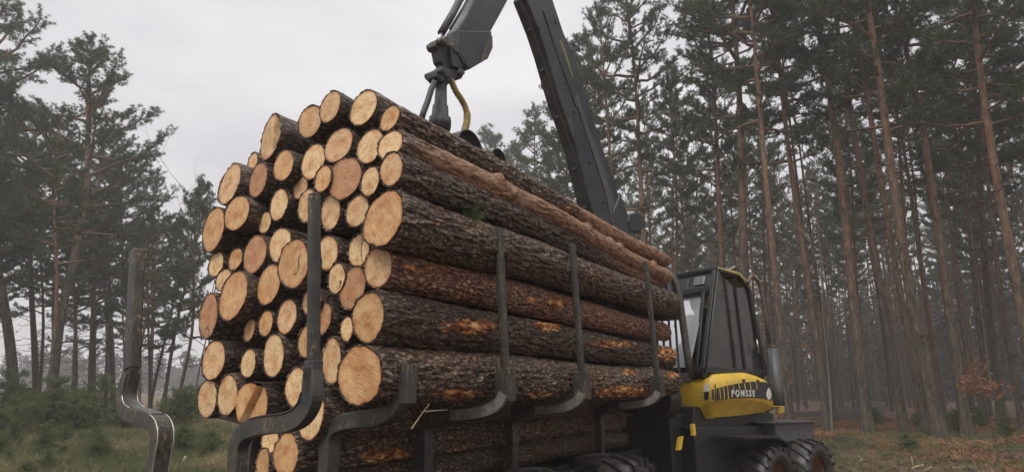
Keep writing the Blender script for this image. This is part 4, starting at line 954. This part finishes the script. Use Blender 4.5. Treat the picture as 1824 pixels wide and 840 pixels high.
for i, (bx, d, tx, ty, wf, pi, lab) in enumerate(named_right):
    x, y = base_xy(bx, d, 760); tp = at_y(tx, ty, d); zb = float(gh(np.array([x]), np.array([y]))[0]); ln = math.atan2(tp.x - x, tp.z - zb)
    ln = max(-.10, min(.12, ln)); used.append((x, y))
    pine(P_FOREST[pi], x, y, 25 + (i * 7 % 4), 0.0, (0, ln), lab, group=G_R, wide=wf * .86)
# crane-side edge trees with visible tops
for (px, d, ty, pr, wf, lab) in [
    (952, 46, 190, P_FOREST[0], 1.1, 'lone pale hazy pine whose whole crown shows just left of the main boom'),
    (876, 62, 228, P_SMALL[0], 1.0, 'small pointed pine top peeking above the logs between grapple and boom'),
    (1000, 40, 255, P_EDGE[1], .9, 'bushy pine partly hidden by the lower part of the main boom'),
    (1072, 31, 62, P_FOREST[2], 1.15, 'dense pine crown immediately right of the middle of the boom'),
    (1112, 27, -5, P_EDGE[0], .75, 'tall open-topped pine with a dark clump at its tip, right of the boom'),
    (1030, 44, 150, P_FOREST[3], 1.1, 'mid-distance pine right behind the boom, lower than its right neighbours'),
    (925, 66, 260, P_FOREST[1], 1.2, 'distant low pine between the small pointed one and the pale hazy one'),
    (1050, 36, 110, P_FOREST[4], 1.2, 'pine touching the boom\'s right edge below the hydraulic pipes')]:
    x, y = base_xy(px, d, 700); h = h_for(px, d, ty); x = ray(px, ty).x / ray(px, ty).y * d if False else x
    used.append((x, y)); pine(pr, x, y, h, d, (0, 0), lab, group=G_R, wide=wf)
# the rest of the right stand
rr = random.Random(11); placed = 0; tries = 0
while placed < 225 and tries < 60000:
    tries += 1; az = R(rr.uniform(.5, 54)); d = 20 + 72 * rr.random() ** .8
    dmin = np.interp(math.degrees(az), [0, 4, 9, 16, 25, 55], [62, 54, 43, 31, 25, 20]); 
    if d < dmin: continue
    x, y = math.sin(az) * d, math.cos(az) * d
    s_, l_ = A.x * x + A.y * y, LF.x * x + LF.y * y
    if l_ > -1 and s_ < 22: continue
    if not far_enough(x, y, 2.3): continue
    used.append((x, y)); placed += 1
    h = rr.uniform(21, 26) * (np.interp(math.degrees(az), [0, 6, 12], [.74, .82, .97]))
    near = d < 34
    lab = ('slender pine among the many in the front rows of the dense right-hand wood' if near else 'thin dark pine trunk deep inside the dense wood beyond the forwarder')
    pine((P_SLIM[rr.randrange(4)] if rr.random() < .62 else P_FOREST[rr.randrange(5)]), x, y, h, rr.uniform(0, 6.28), (rr.gauss(0, .02), rr.gauss(.05, .025)), lab, group=('front row pines of the right-hand wood' if near else 'pines deep in the right-hand wood'), wide=rr.uniform(.65, 1.0))
# left wood
named_left = [
 (140, 27, 50, 'O0', 1.05, 'tall crooked pine with layered cloud-like crown, highest of the left wood'),
 (72, 30, 24, 'O1', 1.05, 'tall ragged pine whose arching top almost meets the crooked one beside it'),
 (2, 26, 100, 'O0', .95, 'open-limbed pine at the left edge with bare spreading boughs'),
 (205, 33, 215, 'E0', 1.0, 'dense dark pine with orange upper trunk, between the crooked pine and the bare stake'),
 (246, 36, 232, 'E1', 1.0, 'dark bushy pine behind the empty left stake'),
 (282, 38, 262, 'E2', 1.0, 'rounded pine just right of the empty left stake'),
 (312, 42, 300, 'E3', .9, 'lowest outermost pine of the left wood, nearest the log pile'),
 (110, 36, 190, 'E1', 1.1, 'dense pine filling the gap below the two tallest left pines'),
 (30, 38, 170, 'E0', 1.1, 'dark pine behind the open-limbed one at the left edge'),
 (-40, 30, 60, 'E2', 1.0, 'pine cut off by the left edge of the photo'),
 (-110, 28, 40, 'E3', 1.0, 'pine standing outside the left edge of the photo'),
 (140, 44, 250, 'E3', 1.1, 'far pine seen between the crooked pine and the dense one beside it'),
 (232, 46, 280, 'E1', 1.0, 'far pine whose trunk shows just left of the empty stake'),
]
for (px, d, ty, pk, wf, lab) in named_left:
    pr = (P_OPEN if pk[0] == 'O' else P_EDGE)[int(pk[1])]; x, y = base_xy(px - 45 * (px > -30), d, 740); h = h_for(px, d, ty); used.append((x, y))
    pine(pr, x, y, h, d * 1.7, (0, -.19 * (CX - px) / 750), lab, group=G_L, wide=wf * 1.12 * (h / pr[2]) ** -.2)
placed = 0; tries = 0
while placed < 46 and tries < 9000:
    tries += 1; az = R(-rr.uniform(31.5, 54)); d = rr.uniform(29, 52); x, y = math.sin(az) * d, math.cos(az) * d
    if not far_enough(x, y, 3.0): continue
    used.append((x, y)); placed += 1; px = CX + 1036 * math.tan(az); h = rr.uniform(12, 16.5) * (.74 if px > 220 else 1.0)
    pine(P_EDGE[rr.randrange(4)], x, y, h, rr.uniform(0, 6.28), (rr.gauss(0, .03), rr.gauss(-.15, .04)), 'mid-sized dark pine filling the wood behind the tall left pines', group='smaller pines inside the left wood', wide=rr.uniform(.8, 1.0))
for k in range(16):
    az = R(rr.uniform(57, 105)); d = rr.uniform(15, 28); x, y = math.sin(az) * d, math.cos(az) * d
    if far_enough(x, y, 2.5): used.append((x, y)); pine(P_FOREST[k % 5], x, y, rr.uniform(21, 26), rr.uniform(0, 6.28), (0, 0), 'pine of the wood edge continuing past the right side of the photo', group='pines beyond the right edge')
# slim dark stems right of the empty stake
for (px, d, ty, lab) in [(288, 33, 330, 'thin forked dark tree in the gap between empty stake and logs'), (312, 31, 360, 'straight thin dark pine nearest the logs on the left'), (264, 34, 400, 'crooked thin tree leaning beside the empty left stake')]:
    x, y = base_xy(px, d, 740); pine(P_SMALL[0] if px != 312 else P_SMALL[1], x, y, h_for(px, d, ty), px, (0, .05 if px == 264 else 0), lab, group=G_L, wide=.75)
# bare birch twigs behind the pile
def bare_tree(seed, x, y, Ht, label, cat='tree', name='bare_birch', mat='branch_bark', leafy=0, r0=.05):
    g = np.random.default_rng(seed); parts = []; tips = []
    def grow(p, d, ln, r, lev):
        n = 6; pts = [p]
        for i in range(n): d = d + g.normal(0, .10, 3) + np.array([0, 0, .06]); d = d / np.linalg.norm(d); pts.append(pts[-1] + d * ln / n)
        pts = np.array(pts); parts.append(tube_tris(pts, np.linspace(r, r * .35, n + 1), 5) + (0,))
        if lev >= 3: tips.append(pts[-1]); return
        for k in range(5 if lev == 0 else 3):
            i = g.integers(2, n + 1); dd = d * .6 + g.normal(0, .55, 3); dd /= np.linalg.norm(dd); grow(pts[i], dd, ln * g.uniform(.35, .6), r * .4, lev + 1)
    grow(np.zeros(3), np.array([0, 0, 1.0]), Ht * .72, r0, 0)
    V, F, mi = join(parts); o = empty(name, (x, y, float(gh(np.array([x]), np.array([y]))[0]))); link_mesh('trunk', np_mesh('trunk', V, F, [M[mat]], smooth=True), o)
    if leafy:
        TP = np.repeat(np.array(tips), leafy, 0) + g.normal(0, .12, (len(tips) * leafy, 3)); nv, nf = needle_tris(TP, np.tile([0, 0, -1.0], (len(TP), 1)), 3, .10, .07, .8, g); link_mesh('leaves', np_mesh('leaves', nv, nf, [M['dry_leaves']]), o)
    tag(o, label, cat); return o
for (px, d, ty, sd, lab) in [(372, 30, 285, 5, 'bare thin birch whose twigs show against the sky left of the log pile'), (352, 36, 330, 9, 'lower bare sapling between the left pines and the log pile')]:
    x, y = base_xy(px, d, 700); bare_tree(sd, x, y, h_for(px, d, ty), lab)
x, y = base_xy(1205, 48, 700); bare_tree(31, x, y, 24, 'bare grey birch with fine twigs among the pine tops right of the boom', r0=.14)
x, y = base_xy(1765, 17, 740); bare_tree(12, x, y, 2.3, 'small oak sapling with rusty brown leaves near the right edge', 'sapling', 'oak_sapling', leafy=5, r0=.018)
x, y = base_xy(1408, 18, 740); bare_tree(14, x, y, 4.6, 'thin sapling with a few pale brown leaves behind the exhaust guard', 'sapling', 'oak_sapling', leafy=2, r0=.018)
x, y = base_xy(1478, 20, 740); bare_tree(17, x, y, 11, 'slim grey birch stem beside the grey pine near the fuel tank', 'tree', 'birch_tree', 'birch_bark', r0=.03)

# ------------------------------------------------------------------ undergrowth
def bush(seed, Rr, Hh, needles=True):
    g = np.random.default_rng(seed); parts = []; tips = []; td = []
    for st in range(5):
        a = g.uniform(0, 6.28); b = np.array([math.cos(a), math.sin(a), 0]) * Rr * .35 * g.random(); hh = Hh * g.uniform(.6, 1)
        parts.append(tube_tris(np.array([b, b + [g.normal(0, .08), g.normal(0, .08), hh]]), [.02, .005], 4) + (0,))
        for k in range(22):
            f = g.uniform(.08, 1); az = g.uniform(0, 6.28); ln = Rr * .8 * (1.15 - f) * g.uniform(.6, 1.1) + .1; p0 = b + np.array([0, 0, hh * f]); d = np.array([math.cos(az), math.sin(az), g.uniform(.1, .7)]); p1 = p0 + d * ln
            parts.append(tube_tris(np.array([p0, p1]), [.007, .003], 3) + (0,))
            for q in np.linspace(.2, 1.05, 7): tips.append(p0 + d * ln * q + g.normal(0, .03, 3)); td.append(d)
    TP, TD = np.array(tips), np.array(td); TD /= np.linalg.norm(TD, axis=1, keepdims=True)
    V, F, mi = join(parts); nv, nf = needle_tris(TP, TD, 9, .12, .016, .7, g)
    return np_mesh('stems', V, F, [M['branch_bark']]), np_mesh('foliage', nv, nf, [M['young_needles']])
BU = [bush(500 + k, .9, 1.5) for k in range(3)]
def put_bush(px, d, hs, i, label, group='young pines and bushes at the left wood edge'):
    x, y = base_xy(px, d, 740); o = empty('young_pine_bush', (x, y, float(gh(np.array([x]), np.array([y]))[0]) - .05), rot=(0, 0, i * 1.3)); o.scale = (hs,) * 3
    a, b = BU[i % 3]; link_mesh('stems', a, o); link_mesh('foliage', b, o); tag(o, label, 'bush', group)
for i, (px, d, hs) in enumerate([(px_ + rr.uniform(-25, 25), d_ + rr.uniform(-2, 3), h_ * rr.uniform(.55, 1.12)) for px_, d_, h_ in [(20, 19, 1.3), (60, 21, 1.2), (95, 18, 1.25), (130, 21, 1.35), (160, 19, 1.1), (0, 22, 1.5), (40, 25, 1.3), (120, 26, 1.3), (190, 24, 1.2), (-40, 20, 1.4), (-15, 17, .9), (210, 22, .9), (150, 30, 1.4), (65, 31, 1.4)]]):
    put_bush(px, d, hs, i, 'green bushy young pine in the low thicket below the left pines')
for i, (px, d, hs, lab) in enumerate([(322, 23, 1.15, 'green bush between the empty left bunk and the bottom logs'), (345, 25, 1.0, 'lower bush tucked just left of the bottom logs'), (300, 27, 1.0, 'small bush behind the bend of the empty left bunk'), (335, 17, .6, 'low green sprout patch under the leftmost bottom logs')]):
    put_bush(px, d, hs, i + 1, lab, 'bushes beside the log pile')
for i, (px, d, hs) in enumerate([(1610, 15.5, .35), (1700, 24, .7), (1640, 27, .6), (1790, 21, .5), (1560, 28, .6), (1745, 26, .6)]):
    put_bush(px, d, hs, i, 'low green bush on the leaf-strewn floor of the right-hand wood', 'low bushes in the right-hand wood')
for i in range(26):
    sd_l = rr.random() < .62; px = rr.uniform(-20, 215) if sd_l else rr.uniform(318, 405); d = rr.uniform(11, 19); put_bush(px, d, rr.uniform(.22, .5), i, 'low weedy sprout in the rough grass of the left clearing', 'weeds on the left clearing')
# grass, leaf litter and twigs
def scatter(n, az0, az1, d0, d1, seed, p=1.0):
    g = np.random.default_rng(seed); az = np.radians(g.uniform(az0, az1, n)); d = d0 + (d1 - d0) * g.random(n) ** p; x, y = np.sin(az) * d, np.cos(az) * d
    k = (fbm(np.stack([x, y, x * 0], 1), .45, 5.0) + g.normal(0, .06, n)); return x, y, gh(x, y), k, g
x, y, z, k, g = scatter(26000, -52, -20, 9, 34, 1); ok = k > .46; P0 = np.stack([x, y, z], 1)[ok]
nv, nf = needle_tris(P0, np.tile([0, 0, 1.0], (len(P0), 1)), 7, .20, .014, .42, g); o = link_mesh('grass', np_mesh('grass', nv, nf, [M['grass_blades']])); tag(o, 'short green grass on the clearing beneath the left wood edge', 'grass', kind='stuff')
x, y, z, k, g = scatter(8500, 20, 54, 11, 34, 2); ok = k > .50; P0 = np.stack([x, y, z], 1)[ok]
nv, nf = needle_tris(P0, np.tile([0, 0, 1.0], (len(P0), 1)), 7, .17, .013, .45, g); o = link_mesh('grass', np_mesh('grass', nv, nf, [M['grass_blades']])); tag(o, 'thin mossy grass tufts on the floor of the right-hand wood', 'grass', kind='stuff')
x, y, z, k, g = scatter(16000, -52, -20, 9, 34, 8); ok = k < .56; P0 = np.stack([x, y, z], 1)[ok]
nv, nf = needle_tris(P0, np.tile([0, 0, 1.0], (len(P0), 1)), 6, .26, .012, .55, g); o = link_mesh('dry_grass', np_mesh('dry_grass', nv, nf, [M['straw']])); tag(o, 'bleached dry grass among the green on the left clearing', 'dry grass', kind='stuff')
x, y, z, k, g = scatter(3500, 20, 54, 11, 34, 9); ok = k < .54; P0 = np.stack([x, y, z], 1)[ok]
nv, nf = needle_tris(P0, np.tile([0, 0, 1.0], (len(P0), 1)), 6, .20, .011, .6, g); o = link_mesh('dry_grass', np_mesh('dry_grass', nv, nf, [M['straw']])); tag(o, 'thin dry stalks on the leaf litter of the right-hand wood', 'dry grass', kind='stuff')
for (a0, a1, nn_, sd, lab) in ((20, 54, 44000, 3, 'brown fallen leaves and needles under the right-hand pines'), (-52, -18, 22000, 4, 'scattered brown leaves on the grass left of the pile')):
    x, y, z, k, g = scatter(nn_, a0, a1, 9, 36, sd); ok = k < .56; P0 = np.stack([x, y, z + .01], 1)[ok]
    nv, nf = needle_tris(P0, np.tile([0, 0, .1], (len(P0), 1)), 2, .10, .07, .9, g); nv[:, 2] += .0; o = link_mesh('leaf_litter', np_mesh('leaf_litter', nv, nf, [M['dry_leaves']])); tag(o, lab, 'leaf litter', kind='stuff')
def stick(pts, r, mat, label, name='fallen_branch', twigs=()):
    mm = MB(); P = []
    for (px, py, d) in pts:
        q = ray(px, py); X_ = q.x / q.y * d; P.append(Vector((X_, d, H + d / q.y * q.z)))
    mm.tube(P, [r * (1 - .5 * i / len(P)) for i in range(len(P))], 7)
    for tw in twigs: mm.tube([Vector(P[tw[0]]), Vector(P[tw[0]]) + Vector(tw[1])], [r * .6, r * .3], 6)
    o = mm.build(name, M[mat]); tag(o, label, 'branch'); return o
def on_ground(px, py):
    d = 12.0
    for _ in range(40):
        q = ray(px, py); x_, z_ = q.x / q.y * d, H + d / q.y * q.z; g_ = float(gh(np.array([x_]), np.array([d]))[0]); d *= 1 + (z_ - g_) / max(.4, H - g_) * .6
    return d
def gstick(pxs, r, mat, label, lift=0.0, **kw):
    pts = []
    for i, (px, py) in enumerate(pxs): pts.append((px, py, on_ground(px, py)))
    dm = sum(p[2] for p in pts) / len(pts); return stick([(a, b, c if not lift else dm) for a, b, c in pts], r, mat, label, **kw)
gstick([(1625, 811), (1652, 808), (1690, 817), (1728, 821)], .04, 'branch_bark', 'long dark fallen branch lying before the thick pale leaning pine')
gstick([(1519, 838), (1524, 826), (1536, 815), (1529, 811)], .032, 'pale_twig', 'pale bare peeled branch sticking up right of the front tyre', 1)
gstick([(1618, 842), (1627, 832), (1645, 827)], .03, 'pale_twig', 'pale forked branch at the bottom edge below the pines', 1, twigs=((1, (0, 0, .22)),))
gstick([(318, 838), (326, 822), (331, 812)], .05, 'pale_twig', 'pale splintered stick beside the foot of the empty left bunk', 1)
gstick([(398, 800), (396, 780)], .03, 'pale_twig', 'short upright pale stick left of the near bunk leg', 1)
for k in range(230):
    az = R(rr.choice([rr.uniform(-48, -24), rr.uniform(24, 48)])); d = rr.uniform(10, 23); x, y = math.sin(az) * d, math.cos(az) * d; a = rr.uniform(0, 6.28); ln = rr.uniform(.15, .9); z = float(gh(np.array([x]), np.array([y]))[0])
    mm = MB(); mm.tube([(x, y, z + .02), (x + math.cos(a) * ln * .5, y + math.sin(a) * ln * .5, z + .05 + rr.uniform(0, .08)), (x + math.cos(a) * ln, y + math.sin(a) * ln, z + .03)], [.014, .011, .006], 6)
    o = mm.build('twig', M['pale_twig' if k % 7 == 0 else 'branch_bark']); tag(o, 'short broken twig lying among grass and leaves', 'twig', 'broken twigs on the forest floor')
# pine sprig on the logs and twigs on the bunk
c = at_l(835, 392, .98 * L); g = np.random.default_rng(77); parts = []; tips = []; td = []
for k in range(11):
    d = g.normal(0, 1, 3); d[2] = abs(d[2]) * .8; d /= np.linalg.norm(d); d = d + np.array(-LF) * .5; ln = g.uniform(.06, .15); parts.append(tube_tris(np.array([[0, 0, 0], d * ln]), [.004, .002], 4) + (0,))
    for q in np.linspace(.2, 1.1, 10): tips.append(d * ln * q); td.append(d)
V, F, mi = join(parts); nv, nf = needle_tris(np.array(tips), np.array(td), 12, .055, .0022, .6, g); o = empty('pine_sprig', c); link_mesh('twig', np_mesh('twig', V, F, [M['branch_bark']]), o); link_mesh('needles', np_mesh('needles', nv, nf, [M['young_needles']]), o)
tag(o, 'green pine sprig caught between the upper right logs above the furrowed one', 'pine sprig')
mm = MB(); a_ = at_l(765, 718, L * .98); mm.tube([a_, at_l(745, 745, L * .97), at_l(733, 763, L * .96)], [.003, .0035, .005], 6); mm.tube([at_l(757, 732, L * .975), at_l(798, 729, L * .975)], [.004, .002], 6)
o = mm.build('twig', M['pale_twig']); tag(o, 'pale forked twig hanging below the longest lower log between two bunks', 'twig')

# far wood as one mass: trunks and ragged crowns beyond the counted trees
g = np.random.default_rng(5); parts = []; TP = []
def far_tree(x, y, h, r, crown0, nt, cr):
    z0_ = 0.2; parts.append(tube_tris(np.array([[x, y, z0_], [x + g.normal(0, .2), y, z0_ + h * .95]]), [r, r * .4], 5) + (0,))
    f = g.random(nt); rad = cr * np.sqrt(g.random(nt)) * (1.05 - f * .75); a = g.uniform(0, 6.28, nt); TP.append(np.stack([x + rad * np.cos(a), y + rad * np.sin(a), z0_ + h * (crown0 + (1 - crown0) * f)], 1))
for k in range(520):
    az = R(g.uniform(2, 56)); d = g.uniform(92, 150); far_tree(math.sin(az) * d, math.cos(az) * d, g.uniform(15, 20), .2, .0, 42, 2.2)
for k in range(330):
    az = R(g.uniform(-58, 3)); d = g.uniform(170, 240); far_tree(math.sin(az) * d, math.cos(az) * d, g.uniform(7, 12) * (1.0 if az > -.6 else 1.2), .16, .12, 70, 2.6)
TPa = np.vstack(TP); V, F, mi = join(parts); nv, nf = needle_tris(TPa, np.tile([0, 0, .3], (len(TPa), 1)), 3, 1.1, .55, .9, g)
V2, F2, m2 = join([(V, F, 0), (nv, nf, 1)]); o = link_mesh('far_wood', np_mesh('far_wood', V2, F2, [M['branch_bark'], M['far_foliage']], m2)); tag(o, 'hazy far-off wood closing the view behind the field and pines', 'wood', kind='stuff')

# ------------------------------------------------------------------ haze, sky, light
m = MB(); m.box((0, 0, 15.25), (900, 900, 33.5)); hz = m.build('haze', [bpy.data.materials.new('haze')]); hm = hz.data.materials[0]; hm.use_nodes = True; nt = hm.node_tree; nt.nodes.clear()
ho = nt.nodes.new('ShaderNodeOutputMaterial'); pv = nt.nodes.new('ShaderNodeVolumePrincipled'); pv.inputs['Density'].default_value = .0021; pv.inputs['Color'].default_value = (.95, .945, .93, 1); pv.inputs['Anisotropy'].default_value = .2
nt.links.new(pv.outputs[0], ho.inputs['Volume']); tag(hz, 'pale damp haze hanging in the air among the pines', 'haze', kind='stuff'); hz.display_type = 'WIRE'
SUN_EL, SUN_AZ = R(48), R(205)               # azimuth clockwise from +Y
w = bpy.data.worlds.new('World'); SC.world = w; w.use_nodes = True; nt = w.node_tree; nt.nodes.clear()
N_ = nt.nodes.new; wo = N_('ShaderNodeOutputWorld'); bg = N_('ShaderNodeBackground'); bg.inputs[1].default_value = .1
sk = N_('ShaderNodeTexSky'); sk.sky_type = 'NISHITA'; sk.sun_disc = False; sk.sun_elevation = SUN_EL; sk.sun_rotation = SUN_AZ; sk.dust_density = 5; sk.air_density = 1
tc = N_('ShaderNodeTexCoord'); sx = N_('ShaderNodeSeparateXYZ'); nt.links.new(tc.outputs['Generated'], sx.inputs[0])
rp = N_('ShaderNodeValToRGB'); e = rp.color_ramp.elements
while len(e) < 4: e.new(.5)
for k, (p, c) in enumerate([(0, .90), (.30, .98), (.62, 1.02), (1.0, 3.2)]): e[k].position = p; e[k].color = (c, c, c, 1)
nt.links.new(sx.outputs[2], rp.inputs[0])
cn = N_('ShaderNodeTexNoise'); cn.inputs['Scale'].default_value = 2.1; cn.inputs['Detail'].default_value = 5; cn.inputs['Roughness'].default_value = .5
cm = N_('ShaderNodeMapping'); cm.inputs['Scale'].default_value = (1, 1, 2.6); nt.links.new(tc.outputs['Generated'], cm.inputs[0]); nt.links.new(cm.outputs[0], cn.inputs['Vector'])
cr = N_('ShaderNodeValToRGB'); cr.color_ramp.elements[0].position = .3; cr.color_ramp.elements[0].color = (6.9, 6.7, 7.15, 1); cr.color_ramp.elements[1].position = .7; cr.color_ramp.elements[1].color = (9.6, 9.5, 9.6, 1)
nt.links.new(cn.outputs['Fac'], cr.inputs[0])
mu = N_('ShaderNodeMix'); mu.data_type = 'RGBA'; mu.blend_type = 'MULTIPLY'; mu.inputs['Factor'].default_value = 1; nt.links.new(cr.outputs[0], mu.inputs['A']); nt.links.new(rp.outputs[0], mu.inputs['B'])
ds = N_('ShaderNodeHueSaturation'); ds.inputs['Saturation'].default_value = .25; nt.links.new(sk.outputs[0], ds.inputs['Color'])
m2 = N_('ShaderNodeMix'); m2.data_type = 'RGBA'; m2.inputs['Factor'].default_value = .05; nt.links.new(mu.outputs['Result'], m2.inputs['A']); nt.links.new(ds.outputs[0], m2.inputs['B'])
nt.links.new(m2.outputs['Result'], bg.inputs[0]); nt.links.new(bg.outputs[0], wo.inputs[0])
sd = bpy.data.lights.new('sun', 'SUN'); sd.energy = 1.5; sd.angle = R(25); sd.color = (1, .97, .92); so = bpy.data.objects.new('sun', sd); COL.objects.link(so)
dirv = Vector((math.sin(SUN_AZ) * math.cos(SUN_EL), math.cos(SUN_AZ) * math.cos(SUN_EL), math.sin(SUN_EL))); so.rotation_euler = (-dirv).to_track_quat('-Z', 'Y').to_euler()
SC.view_settings.view_transform = 'Standard'; SC.view_settings.look = 'None'; SC.view_settings.exposure = 0; SC.view_settings.gamma = 1
SC.cycles.use_denoising = True; SC.cycles.max_bounces = 6; SC.cycles.transparent_max_bounces = 12; SC.cycles.volume_bounces = 1
